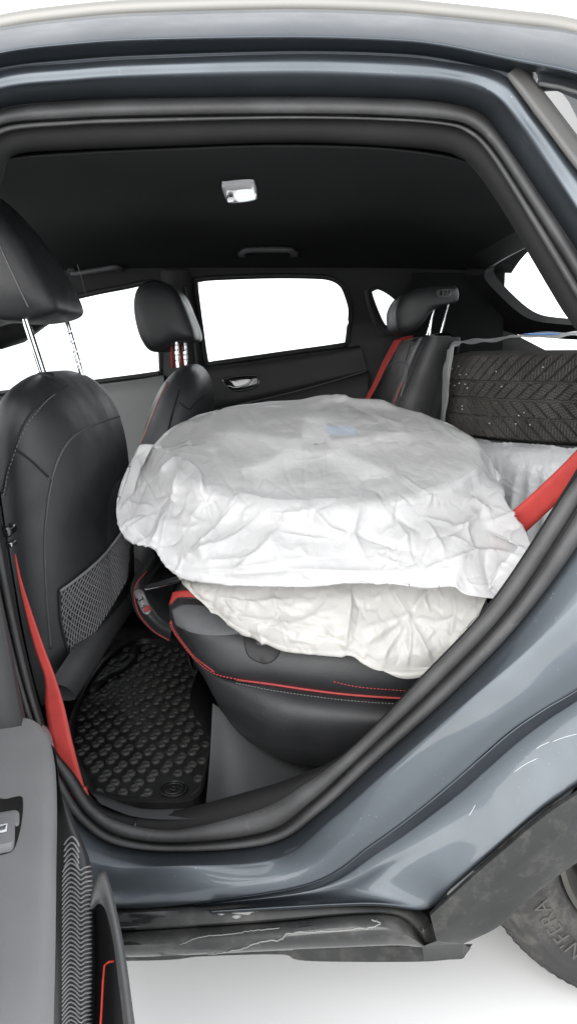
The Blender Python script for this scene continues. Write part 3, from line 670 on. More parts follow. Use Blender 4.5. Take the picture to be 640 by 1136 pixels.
# door core behind the trim: inner panel, outer skin and the lower edge
def dpt(dd, n, z): q = P0 + dd * DV + n * NV; return np.array([q[0], q[1], z])
MB().box((dpt(.05, -.12, .62) + dpt(.93, -.12, .62)) / 2, (np.r_[DV, 0], np.r_[NV, 0], np.array([0, 0, 1.])), (.44, .035, .36)).build('door_core', PAINT, door, bevel=.02, sharp=40)
MB().box((dpt(.07, -.065, .60) + dpt(.91, -.065, .60)) / 2, (np.r_[DV, 0], np.r_[NV, 0], np.array([0, 0, 1.])), (.42, .02, .30)).build('inner_panel', DOORTRIM, door, bevel=.012, sharp=40)

# ---- scuff plates and inner sill
s0 = [ap(x, y, .02) for x, y in [(112,892),(150,906),(200,909),(260,903),(300,888),(322,880)]]
s1 = [ap(x, y, .06) for x, y in [(100,880),(150,896),(200,897),(260,890),(300,874),(322,864)]]
s2 = [p + np.array([0, .05, -.035]) for p in s1]
sheet('scuff_plate', [s0, [a * .4 + b * .6 + np.array([0, 0, .004]) for a, b in zip(s0, s1)], s1, s2], 50, GREYTRIM, car, per=3, linear=False)
tube('scuff_joint', [ap(150,917,.005), ap(151,908,.02), ap(154,896,.055)], .0012, GLOSSB, car, seg=5)
# side panel under the cushion
b0 = [(236,780),(262,798),(320,838),(400,828),(480,760)]
b1 = [(233,840),(262,848),(320,862),(390,848),(470,790)]
b2 = [(228,898),(260,897),(310,882),(360,860),(440,800)]
sheet('seat_base_trim', [[atY(x, y, Y) for (x, y), Y in zip(b0, (1.24, 1.215, 1.20, 1.20, 1.20))], [atY(x, y, Y) for (x, y), Y in zip(b1, (1.17, 1.145, 1.15, 1.15, 1.15))], [atY(x, y, Y) for (x, y), Y in zip(b2, (1.12, 1.07, 1.08, 1.09, 1.12))]], 50, GREYTRIM, car, per=6, linear=False)
sheet('seat_base_front', [[atY(236,780,1.3), atY(236,770,1.6), atY(236,760,2.0)], [atY(244,835,1.2), np.array([-.12, 1.6, .40]), np.array([-.12, 2.3, .40])], [atY(230,896,1.12), np.array([-.12, 1.6, .28]), np.array([-.12, 2.4, .28])]], 20, CARPET, car, per=4)

# ================================================================== seats
def seat_frame(cx, cy, lean):
    return np.array([0, 1., 0]), np.array([math.sin(lean), 0, math.cos(lean)]), np.array([math.cos(lean), 0, -math.sin(lean)])
# --- driver seat, seen from behind
ds = part('front_seat', car)
aw, as_, ad = seat_frame(0, 0, math.radians(0))
out = [(-.245,-.27),(-.26,-.10),(-.265,.10),(-.257,.225),(-.215,.297),(-.11,.325),(0,.33),(.125,.328),(.235,.305),(.275,.235),(.282,.10),(.282,-.10),(.275,-.27),(.12,-.298),(0,-.30),(-.12,-.298)]
cS = np.array([-.462, 1.485, .735])
V, F = pillowVF(cS, aw, as_, ad, out, .118, .10, p=3.4, q=1.45, na=96, nr=18, c2=(0, -.02))
SB = mk('backrest', V, F, LEATHER, ds, subsurf=1); bSB = bvh(SB)
# moulded shell on the back
shell = [(64,800),(52,700),(50,600),(55,545),(64,510),(80,485),(105,470),(130,462),(143,458),(150,480),(152,560),(150,640),(128,690)]
V, F = pillowVF(cS + np.array([.003, 0, 0]), aw, as_, ad, [(-.175,-.245),(-.20,-.1),(-.195,.08),(-.165,.17),(-.09,.215),(0,.225),(.09,.215),(.165,.17),(.21,.08),(.22,-.1),(.21,-.245),(.09,-.265),(0,-.27),(-.09,-.265)], .128, .02, p=2.6, q=1.5, na=80, nr=16, c2=(0, -.02))
SH = mk('back_shell', V, F, SHELL, ds, subsurf=1); bSH = bvh(SH)
mixb = BVHTree.FromPolygons([v.co.copy() for v in SB.data.vertices] + [v.co.copy() for v in SH.data.vertices], [tuple(p.vertices) for p in SB.data.polygons] + [tuple(i + len(SB.data.vertices) for i in p.vertices) for p in SH.data.polygons])
seam('side_seam', [(2,548),(8,520),(18,490),(30,465),(48,443),(75,428)], mixb, BLKTH, ds, r=.0018)
stitches('side_stitch', [(5,550),(11,520),(21,491),(33,468),(50,447),(62,437)], mixb, GREYTH, ds, step=.008, r=.0009)
seam('cross_seam', [(16,497),(35,511),(54,529)], mixb, BLKTH, ds, r=.0022, n=20)
tube('shell_edge_highlight', projline([(57,720),(52,660),(50,600),(55,548),(64,512),(80,486),(105,471),(128,463),(143,459)], 80, mixb, .0005), .0022, GREYTRIM, ds, seg=6)  # paler tube: highlight on the shell rim put into its colour
# pocket net
def quad(u, v):
    a = cr([(65,655),(85,640),(108,620),(128,596),(146,566)], 30); b = cr([(80,738),(92,718),(108,694),(124,668),(140,640)], 30)
    l = cr([(65,655),(66,680),(72,712),(80,738)], 30)
    i = u * 29; i0 = min(int(i), 28); f = i - i0
    A = a[i0] * (1 - f) + a[i0 + 1] * f; B = b[i0] * (1 - f) + b[i0 + 1] * f
    p = A * (1 - v) + B * v
    bow = (cr([(0., 0.), (-4., 1.), (-3., 2.), (0., 3.)], 30)[min(29, int(v * 29))][0]) * (1 - u)
    return p[0] + bow, p[1]
pocket = part('seat_pocket', ds)
m = MB()
NS = 19
for fam in (1, -1):
    for k in range(-NS, 2 * NS):
        pts = []
        for s in np.linspace(0, 1, 26):
            u = (k / NS) + fam * s * .55; 
            if -.001 <= u <= 1.001:
                x, y = quad(min(max(u, 0), 1), s); q = proj(x, y, mixb, .006)
                if q is not None: pts.append(q)
        if len(pts) > 2: m.tube(np.array(pts), .0012, 4)
m.build('pocket_net', NET, pocket)
tube('pocket_hem', projline([quad(u, 0) for u in np.linspace(0, 1, 20)], 40, mixb, .007), .0028, NET, pocket, seg=8)
tube('pocket_edge', projline([quad(1e-3, v) for v in np.linspace(0, 1, 14)], 30, mixb, .005), .0022, TRIM, pocket, seg=8)
tube('pocket_base', projline([quad(u, 1) for u in np.linspace(0, 1, 14)], 30, mixb, .005), .0022, TRIM, pocket, seg=8)
# lower valance of the seat back
f0 = [atX(x, y, X) for x, y, X in [(74,762,-.385),(96,728,-.36),(122,686,-.35),(146,648,-.35)]]
f1 = [atX(x, y, X) for x, y, X in [(84,776,-.385),(106,742,-.36),(133,699,-.35),(158,662,-.35)]]
sheet('lower_valance', [[p + np.array([-.03, 0, .005]) for p in f0], f0, f1, [p + np.array([-.05, 0, -.002]) for p in f1]], 30, M('valance_cloth', (.04, .04, .042), .8, bump=('n', 600, .3, .001)), ds, per=3, linear=False)
box('seat_cushion', (-.74, 1.485, .46), (.25, .26, .09), LEATHER, ds, bevel=.05)
# headrest and its posts
def headrest(parent, c, hw, hh, db, df, lean, mat=LEATHER, top=.86):
    aw, as_, ad = seat_frame(0, 0, lean)
    o = [(-hw,-hh*.55),(-hw*1.02,0),(-hw*.95,hh*.6),(-hw*top,hh*.92),(-hw*.45,hh),(0,hh*1.02),(hw*.45,hh),(hw*top,hh*.92),(hw*.95,hh*.6),(hw*1.02,0),(hw,-hh*.55),(hw*.9,-hh*.9),(hw*.5,-hh),(0,-hh*1.02),(-hw*.5,-hh),(-hw*.9,-hh*.9)]
    V, F = pillowVF(c, aw, as_, ad, o, db, df, p=4, q=2, na=72, nr=14)
    return mk('headrest', V, F, mat, parent, subsurf=1)
# side profile of the driver headrest: loft of profiles across Y
def profile_headrest(parent, prof, Ys, mat, cx=0.0, shrink=.9, refY=None):
    """prof: closed list of (x,z); extruded across Y with rounded cheeks"""
    P = np.array(cr(prof, 64, True)); c = P.mean(0); rows = []
    Y0, Y1 = Ys; n = 15
    for k in range(n):
        t = -1 + 2 * k / (n - 1); s = shrink + (1 - shrink) * math.sqrt(max(0, 1 - abs(t) ** 3.0))
        if k in (0, n - 1): s = shrink * .9
        y = (Y0 + Y1) / 2 + t * (Y1 - Y0) / 2 * (1 if k not in (0, n - 1) else 1.0)
        Q = c + (P - c) * s
        rows.append(np.array([[q[0], y, q[1]] for q in Q]))
    V = np.vstack(rows); F = gridF(n, 64, False, True)
    a = len(V); V = np.vstack([V, [[c[0], Y0 - .006, c[1]], [c[0], Y1 + .006, c[1]]]])
    F += [(a, (i + 1) % 64, i) for i in range(64)] + [(a + 1, (n - 1) * 64 + i, (n - 1) * 64 + (i + 1) % 64) for i in range(64)]
    return mk('headrest', V, F, mat, parent, subsurf=1)
def pz(px, py, Y): p = atY(px, py, Y); return (p[0], p[2])
Yh = 1.60
hp = [pz(x, y, Yh) for x, y in [(-60,215),(-25,212),(10,224),(40,252),(68,288),(88,322),(98,344),(95,354),(76,360),(50,362),(20,360),(-20,372),(-70,375),(-110,330),(-100,260)]]
DH = profile_headrest(ds, hp, (1.37, 1.60), LEATHER, shrink=.93); bDH = bvh(DH)
try: seam('headrest_seam', [(-2,268),(10,294),(22,320),(32,341)], bDH, GREYTH, DH, r=.0012, n=30)
except Exception: pass
def post(parent, a, b, r=.0065, notched=False):
    P = np.array([np.asarray(a) * (1 - t) + np.asarray(b) * t for t in np.linspace(0, 1, 60)])
    rr = np.full(60, r)
    if notched:
        for i in range(60):
            if i in (14, 24, 34, 44): rr[i] = r * .86
    tube('headrest_post', P, rr, CHROME, parent, seg=12)
def collar(parent, p, r=.016):
    V, F = tubeVF(np.array([p + np.array([0, 0, -.02]), p, p + np.array([0, 0, .006]), p + np.array([0, 0, .009])]), [r * 1.3, r * 1.1, r, r * .6], 16, up=(0, 1, 0)); mk('post_collar', V, F, TRIM, parent)
pa, pb = atY(52,425,1.40), atY(28,352,1.40); post(ds, pa, pb, .0068)
collar(ds, atY(51,418,1.40))
pa, pb = atY(92,418,1.60), atY(73,352,1.60); post(ds, pa, pb, .0055, True)

# --- passenger seat across the cabin
ps = part('front_seat', car)
lean = math.radians(14)
aw, as_, ad = seat_frame(0, 0, lean)
out2 = [(-.235,-.32),(-.24,-.1),(-.235,.1),(-.205,.215),(-.14,.285),(-.06,.305),(0,.308),(.06,.305),(.14,.285),(.205,.215),(.235,.1),(.24,-.1),(.235,-.32),(.1,-.34),(0,-.34),(-.1,-.34)]
V, F = pillowVF(np.array([-.345, 2.235, .775]), aw, as_, ad, out2, .085, .10, p=3.0, q=1.7, na=90, nr=16)
PB = mk('backrest', V, F, LEATHER2, ps, subsurf=1); bPB = bvh(PB)
hp = [pz(x, y, 2.12) for x, y in [(150,318),(160,310),(178,310),(196,322),(209,350),(216,372),(211,378),(196,379),(184,384),(175,390),(163,389),(153,374),(147,352),(146,332)]]
profile_headrest(ps, hp, (2.12, 2.36), LEATHER, shrink=.92)
post(ps, atY(198,408,2.16), atY(195,374,2.16), .006, True); post(ps, atY(207,407,2.28), atY(204,374,2.28), .006, True)
MB().tube(np.array([atY(192,408,2.2), atY(190,378,2.2)]), .005, 8).build('red_post_sleeve', RED, ps)
MB().tube(np.array([atY(203,407,2.31), atY(200,378,2.31)]), .005, 8).build('red_post_sleeve', RED, ps)
seam('piping', [(186,424),(176,444),(163,476),(152,504)], bPB, M('pale_piping', (.35, .2, .17), .6), ps, r=.003, n=30)
seam('back_seam', [(199,432),(193,452),(186,480),(182,498)], bPB, BLKTH, ps, r=.0025, n=30)
seam('cross_seam', [(199,446),(210,454),(218,446),(229,436)], bPB, BLKTH, ps, r=.002, n=20)
box('seat_cushion', (-.62, 2.23, .46), (.25, .25, .09), LEATHER, ps, bevel=.05)

# --- rear seat: the far backrest stays up
rb = part('rear_backrest', car)
S_ = 2.0    # inner side plane
side = [atY(x, y, S_) for x, y in [(474,374),(466,390),(452,425),(440,452),(432,478),(420,520)]]
sidr = [atY(x, y, S_) for x, y in [(509,374),(508,385),(500,415),(494,445),(486,475),(478,520)]]
faceF = []
for yy, push in ((2.0, 0), (2.02, -.012), (2.12, -.004), (2.2, .008), (2.32, -.004), (2.42, -.018), (2.48, .0), (2.5, .03)):
    faceF.append([p + np.array([push, yy - S_, 0]) for p in side])
RBm = sheet('front_cushion', faceF, 24, LEATHER2, rb, per=3, linear=False); bRB = bvh(RBm)
sheet('side_panel', [side, [a * .98 + b * .02 + np.array([0, -.012, .004]) for a, b in zip(side, sidr)], [a * .3 + b * .7 + np.array([0, -.012, .003]) for a, b in zip(side, sidr)], [a * .27 + b * .73 + np.array([0, -.008, 0]) for a, b in zip(side, sidr)], sidr, [p + np.array([.01, .03, 0]) for p in sidr]], 24, LEATHER, rb, per=2)
top0 = [np.array([p[0], p[1], p[2]]) for p in (side[0], sidr[0])]
sheet('top_edge', [[top0[0] + np.array([0, y, -.002]), (top0[0] + top0[1]) / 2 + np.array([0, y, .012]), top0[1] + np.array([0, y, -.002])] for y in (0, .25, .5)], 12, LEATHER, rb, per=3)
sheet('back_board', [[p + np.array([0, y, 0]) for p in sidr] for y in (0, .5)], 12, CARPET, rb, per=3)
seam('shoulder_seam', [(428,410),(436,403),(446,402),(452,406),(450,420),(444,440)], bRB, GREYTH, rb, r=.0022)
seam('red_piping', [(446,425),(440,440),(434,460),(431,470)], bRB, REDTH, rb, r=.0018, n=20)
seam('centre_seam', [(455,383),(450,400)], bRB, BLKTH, rb, r=.0018, n=12)
hp = [pz(x, y, 2.14) for x, y in [(438,352),(440,338),(449,325),(468,317),(490,314),(507,315),(512,322),(510,334),(494,339),(480,346),(468,362),(454,370),(442,367)]]
RH = profile_headrest(rb, hp, (2.14, 2.38), LEATHER, shrink=.9); bRH = bvh(RH)
for a, b in (((473,372),(482,340)), ((476,372),(479,350)), ((488,371),(498,334))): post(rb, atY(*a, 2.16), atY(*b, 2.16), .0035)
EMBP = M('emblem_grey', (.2, .2, .2), .4, .3); EMBD = M('emblem_dark', (.045, .045, .046), .45)
def emblem(parent, px, b, glyphs, redsq):
    e = part('emblem', parent)
    cap('emblem_plate', px, b, .0, .003, EMBP if redsq else EMBD, e, n=32, inset=.97)
    for g, size, q0, q1 in glyphs:
        V, F = textmesh(g, 1.0); mn, mx_ = V.min(0), V.max(0); VV = []
        for v in V:
            a, c_ = (v[0] - mn[0]) / (mx_[0] - mn[0]), (v[1] - mn[1]) / (mx_[1] - mn[1])
            x = q0[0] + a * q1[0] + c_ * size[0]; y = q0[1] + a * q1[1] + c_ * size[1]
            r = proj(x, y, b, .0045); VV.append(r if r is not None else proj(q0[0], q0[1], b, .0045))
        mk('emblem_letter', VV, F, GLOSSB, e, smooth=False)
    if redsq: cap('emblem_red_square', redsq, b, .002, .0045, RED, e, n=24, inset=.95)
try: emblem(RH, [(485,322),(502,321),(503,329),(486,330)], bRH, [("I", (0, -5), (487.5, 328), (2, 0)), ("3", (0, -5), (491.5, 328), (3, 0)), ("I", (0, -5), (497, 327.5), (2, 0))], None)
except Exception as ex: print('emblem', ex)

# --- near part of the rear bench: cushion with the backrest folded flat on top of it
fb = part('folded_backrest', car)
px_top = [(188,668),(200,664),(240,668),(300,672),(380,678),(470,690),(560,700)]
px_sh  = [(188,676),(196,684),(240,700),(300,706),(380,716),(470,722),(560,715)]
px_md  = [(189,688),(205,708),(240,735),(300,742),(380,752),(470,758),(560,745)]
px_pip = [(190,696),(212,726),(240,748),(300,759),(380,770),(470,776),(560,765)]
Yt = [1.30, 1.24, 1.22, 1.21, 1.21, 1.21, 1.21]
Ys = [1.27, 1.19, 1.15, 1.14, 1.13, 1.13, 1.13]
Ym = [1.26, 1.18, 1.13, 1.115, 1.11, 1.11, 1.11]
Yp = [1.27, 1.20, 1.15, 1.14, 1.13, 1.13, 1.13]
rt = [atY(x, y, Y) for (x, y), Y in zip(px_top, Yt)]
rs = [atY(x, y, Y) for (x, y), Y in zip(px_sh, Ys)]
rm = [atY(x, y, Y) for (x, y), Y in zip(px_md, Ym)]
rp = [atY(x, y, Y) for (x, y), Y in zip(px_pip, Yp)]
back1 = [np.array([p[0], 1.62, .668]) for p in rt]; back2 = [np.array([p[0], 1.98, .66]) for p in rt]
back3 = [np.array([p[0] + .01, 1.99, .50]) for p in rt]
FB = sheet('backrest_pad', [back3, back2, back1, [p + np.array([0, .04, .0]) for p in rt], rt, rs, rm, rp, [p + np.array([0.005, .03, -.004]) for p in rp]], 80, LEATHER2, fb, per=5, linear=False); bFB = bvh(FB)
sheet('pad_front', [[p for p in (back2[0], back1[0], rt[0], rs[0], rm[0], rp[0])], [np.array([-.21, 1.95, .60]), np.array([-.21, 1.6, .60]), np.array([-.205, 1.33, .62]), np.array([-.2, 1.3, .60]), np.array([-.195, 1.29, .58]), np.array([-.19, 1.29, .56])], [np.array([-.19, 1.95, .5]), np.array([-.19, 1.6, .5]), np.array([-.185, 1.33, .5]), np.array([-.18, 1.31, .5]), np.array([-.18, 1.3, .5]), np.array([-.175, 1.29, .5])]], 30, LEATHER, fb, per=3, linear=False)
f0 = cr([(191,677),(205,671),(235,674),(262,684),(280,695)], 40); f1 = cr([(195,694),(214,702),(240,705),(265,703),(281,698)], 40)
FI = [[proj(*(f0[i] * (1 - k / 9) + f1[i] * k / 9), bFB, .0025 if 0 < k < 9 and 0 < i < 39 else .0003) for i in range(40)] for k in range(10)]
mk('fabric_insert', np.array(FI).reshape(-1, 3), gridF(10, 40), FABRIC, fb)
stitches('red_edge_stitch', [(190,690),(192,697),(202,712),(216,729),(236,745),(262,752),(300,758)], bFB, REDTH, fb, step=.006, r=.0013, lift=.002)
seam('red_edge_piping', [(190,688),(193,697),(203,712),(217,729),(238,745)], bFB, REDTH, fb, r=.0011, lift=.0008)
tube('side_piping', projline([(262,753),(300,758),(340,764),(380,769),(430,773),(462,774)], 60, bFB, .0015), .0019, REDTH, fb, seg=8)
stitches('upper_stitch', [(370,756),(400,762),(450,766)], bFB, REDTH, fb, step=.006, r=.0009, lift=.001)
cap('release_cover', [(271,706),(282,705),(298,711),(310,716),(309,727),(300,735),(288,735),(276,728),(272,718)], bFB, -.001, .005, TRIM, fb, n=40, inset=.94)
cap('release_slot', [(285,711),(295,714),(294,718),(285,716)], bFB, .004, .0065, GREYTRIM, fb, n=20)
# seat cushion below
sc_ = part('rear_cushion', car)
px_b = [(212,727),(240,750),(300,762),(380,773),(470,779),(560,768)]
px_c = [(226,752),(246,780),(300,790),(380,797),(470,800),(560,790)]
px_d = [(240,778),(262,806),(310,826),(370,830),(430,822),(500,800)]
px_e = [(250,800),(275,822),(320,845),(365,850),(410,842),(470,815)]
RC = sheet('cushion_pad', [[atY(x, y, Y) + np.array([0, .03, 0]) for (x, y), Y in zip(px_b, (1.22, 1.17, 1.15, 1.14, 1.14, 1.14))], [atY(x, y, Y) for (x, y), Y in zip(px_b, (1.21, 1.16, 1.13, 1.12, 1.12, 1.12))], [atY(x, y, Y) for (x, y), Y in zip(px_c, (1.2, 1.15, 1.10, 1.085, 1.08, 1.08))], [atY(x, y, Y) for (x, y), Y in zip(px_d, (1.22, 1.17, 1.115, 1.10, 1.09, 1.09))], [atY(x, y, Y) for (x, y), Y in zip(px_e, (1.24, 1.19, 1.14, 1.12, 1.11, 1.11))]], 60, LEATHER, sc_, per=6, linear=False)
bRC = bvh(RC)
stitches('lower_stitch', [(262,758),(300,766),(340,772),(380,777),(430,781),(455,781)], bRC, GREYTH, sc_, step=.0055, r=.0009, lift=.001)
sheet('cushion_front', [[np.array([-.155, Y, .56]) for Y in (1.22, 1.5, 2.0, 2.45)], [np.array([-.175, Y, .48]) for Y in (1.22, 1.5, 2.0, 2.45)], [np.array([-.13, Y, .40]) for Y in (1.22, 1.5, 2.0, 2.45)]], 20, LEATHER, sc_, per=4, linear=False)
box('cushion_far', (.10, 2.23, .56), (.27, .24, .06), LEATHER, sc_, bevel=.04)
box('cushion_core', (.13, 1.66, .50), (.25, .38, .09), TRIM, sc_, bevel=.02)
box('cushion_base', (.14, 1.85, .36), (.25, .55, .06), CARPET, sc_)

# headrest of the folded backrest, hanging over the front edge
hr0 = [(172,614),(150,644),(148,662),(154,682),(170,700),(190,712)]       # outer edge
hr1 = [(178,622),(163,644),(162,654),(168,668),(180,684),(192,692)]       # inner edge
YA = [1.50, 1.42, 1.40, 1.38, 1.36, 1.34]
o_ = [atY(x, y, Y) for (x, y), Y in zip(hr0, YA)]; i_ = [atY(x, y, Y + .01) for (x, y), Y in zip(hr1, YA)]
mm = [(a + b) / 2 + np.array([0, -.012, .004]) for a, b in zip(o_, i_)]
HR = sheet('headrest', [[p + np.array([.02, .26, -.01]) for p in o_], [p + np.array([-.004, .03, 0]) for p in o_], o_, [a * .8 + b * .2 + np.array([0, -.007, .002]) for a, b in zip(o_, i_)], mm, [a * .2 + b * .8 + np.array([0, -.007, .002]) for a, b in zip(o_, i_)], i_, [p + np.array([.012, .05, .0]) for p in i_], [p + np.array([.03, .26, .0]) for p in i_]], 40, LEATHER, fb, per=4, linear=False)
bHR = bvh(HR)
seam('red_headrest_piping', [(163,634),(153,646),(149.5,660),(155,681),(170,699),(188,710)], bHR, REDTH, HR, r=.0011, lift=.001)
post(fb, atY(163,652,1.40), atY(204,642,1.34), .007, False)
EMB = [(150.5,657.5),(157.5,656),(167.5,677.5),(160.5,680.5)]
try: emblem(HR, EMB, bHR, [("3", (4.4, -1.6), (153.4, 664.5), (1.6, 3.6)), ("4", (4.4, -1.6), (157.6, 672.6), (1.6, 3.4))], [(160.6,674.6),(165.2,673),(166.8,677.2),(161.8,679.4)])
except Exception as ex: print('emblem2', ex)

# ---- red belts
def belt(name, A, B, n, mat, parent, th=.0016):
    a = np.array(cr(A, n)); b = np.array(cr(B, n)); rows = [a, a * .75 + b * .25, (a + b) / 2, a * .25 + b * .75, b]
    V = np.vstack(rows)
    o = mk(name, V, gridF(5, n), mat, parent, solid=th); uv = o.data.uv_layers.new(name='UVMap')
    for lp in o.data.loops: uv.data[lp.index].uv = ((lp.vertex_index // n) / 4, (lp.vertex_index % n) / (n - 1))
    return o
sb1 = part('seat_belt', car)
A = [(16.5,616),(22,648),(31,688),(40,722),(50,752),(51,785),(57,822),(68,862),(78,886)]
B = [(17.5,614),(25,646),(38,686),(50,720),(62,752),(72,785),(80,820),(89,855),(97,883)]
Yb = [1.035, 1.03, 1.02, 1.015, 1.01, 1.01, 1.01, 1.015, 1.02]
belt('webbing', [atY(x, y, Y) for (x, y), Y in zip(A, Yb)], [atY(x, y, Y) for (x, y), Y in zip(B, Yb)], 50, RED, sb1)
belt('anchor_loop', [atY(x, y, 1.016) for x, y in [(77,876),(82,887)]], [atY(x, y, 1.016) for x, y in [(96,873),(99,884)]], 6, RED, sb1, .006)
stitches('anchor_stitch', [(79,878),(95,875)], bvh(bpy.data.objects['anchor_loop']), M('pale_thread', (.6, .3, .25), .7), sb1, step=.004, r=.0007, lift=.004)
cap_ = MB()
box('belt_guide', atY(10,588,1.03), (.008, .015, .008), GLOSSB, sb1, bevel=.004)
box('belt_guide_pin', atY(13,603,1.03), (.005, .01, .004), STEEL, sb1, bevel=.002)
# B pillar trim behind that belt
bp0 = [ap(x, y, .05) for x, y in [(-16,350),(-2,520),(16,640),(34,735),(56,812),(84,858),(108,888)]]
bp1 = [ap(x - 6, y, .15) for x, y in [(-16,350),(-2,520),(16,640),(34,735),(56,812),(84,858),(108,888)]]
sheet('lower_pillar_trim', [bp0, bp1], 30, TRIM, car, per=3)
# rear near belt, from the wheel up to the C pillar
sb2 = part('seat_belt', car)
belt('webbing', [atY(x, y, Y) for x, y, Y in [(536,602,1.30),(552,582,1.27),(600,538,1.22),(640,498,1.18),(690,440,1.13)]], [atY(x, y, Y) for x, y, Y in [(556,618,1.29),(574,599,1.26),(630,546,1.20),(652,520,1.17),(712,462,1.12)]], 40, RED, sb2)
# piece of the same belt showing between the folded pad and the bag
belt('webbing_tail', [proj(x, y, bFB, .004) for x, y in [(191,664),(204,662),(222,661)]] if False else [atY(x, y, Y) for x, y, Y in [(192,657,1.27),(205,655,1.25),(232,655,1.24)]], [atY(x, y, Y) for x, y, Y in [(188,671,1.26),(204,669,1.235),(232,674,1.225)]], 14, RED, sb2)
# far belt on the upright backrest
sb3 = part('seat_belt', car)
belt('webbing', [proj(x, y, bRB, .006) for x, y in [(433,387),(424,405),(412,430),(406,445)]] if proj(433,387,bRB) is not None else [atY(x, y, 2.40) for x, y in [(437,377),(424,402),(412,428),(402,447)]], [atY(x, y, 2.38) for x, y in [(446,376),(431,402),(417,430),(406,450)]] if proj(433,387,bRB) is None else [proj(x, y, bRB, .006) for x, y in [(439,387),(429,407),(417,432),(411,447)]], 30, RED, sb3)
belt('webbing_over_shoulder', [atY(x, y, 2.42) for x, y in [(437,378),(446,374),(458,372)]], [atY(x, y, 2.40) for x, y in [(437,387),(444,383),(456,376)]], 12, RED, sb3)

# ================================================================== rubber floor mat
mat_ = empty('floor_mat', (-.28, 1.5, .30), 'black rubber floor mat with raised round studs in the rear footwell', 'floor mat')
mat_.location = (0, 0, 0)
MZ = .322
outm = [atZ(x, y, MZ) for x, y in [(100,880),(112,889),(150,894),(200,895),(216,890),(226,874),(236,820),(243,780),(236,740),(200,716),(150,712),(112,740),(84,790),(80,830)]]
O = cr(outm, 90, True); c = O.mean(0)
rows = [c + (O - c) * f + np.array([0, 0, dz]) for f, dz in ((1.03, -.028), (1.02, .012), (.995, .014), (.965, .012), (.955, .0), (.6, 0), (.02, 0))]
MT = mk('mat_sheet', np.vstack(rows), gridF(len(rows), 90, False, True), MATRUB, mat_, sharp=40); bMT = bvh(MT)
V, F = [], []
for k, (r, z) in enumerate(((1.0, 0), (.96, .0035), (.78, .0045), (.7, .0030), (.02, .0030))):
    for q in range(14): V.append((r * .0092 * math.cos(q * math.pi / 7), r * .0088 * math.sin(q * math.pi / 7), z * 1.3))
F = gridF(5, 14, False, True)
stud0 = None; from mathutils.geometry import intersect_point_tri_2d
Oi = c + (O - c) * .93
def inside(x, y, P):
    r = False; n = len(P)
    for i in range(n):
        a, b = P[i], P[(i + 1) % n]
        if (a[1] > y) != (b[1] > y) and x < (b[0] - a[0]) * (y - a[1]) / (b[1] - a[1]) + a[0]: r = not r
    return r
cnt = 0
ring_c = atZ(193, 876, MZ)
for j in range(30):
    for i in range(22):
        for s in (0, 1):
            x = -.47 + i * .044 + (j % 2) * .022 + s * .0175; y = 1.13 + j * .031 + s * .013
            if inside(x, y, Oi) and math.hypot(x - ring_c[0], y - ring_c[1]) > .04 and cnt < 300:
                if stud0 is None:
                    o = mk('stud', V, F, STUDM, mat_); stud0 = o
                else:
                    o = stud0.copy(); COL.objects.link(o)
                o.location = (x + random.uniform(-.001, .001), y, MZ + .0002); o.rotation_euler = (0, 0, .7 + random.uniform(-.1, .1)); cnt += 1
m = MB()
for r in (.024, .017): m.tube(np.array([ring_c + np.array([r * math.cos(a), r * math.sin(a), .002]) for a in np.linspace(0, 2 * math.pi, 40, endpoint=False)]), .0022, 6, True)
m.tube(np.array([ring_c + np.array([.005 * math.cos(a), .005 * math.sin(a), .002]) for a in np.linspace(0, 2 * math.pi, 14, endpoint=False)]), .002, 6, True)
m.build('fixing_ring', MATRUB, mat_)
tube('mat_channel_rib', [atZ(x, y, MZ + .006) for x, y in [(100,768),(118,752),(136,744),(148,732),(152,718)]], .010, MATRUB, mat_, seg=10)

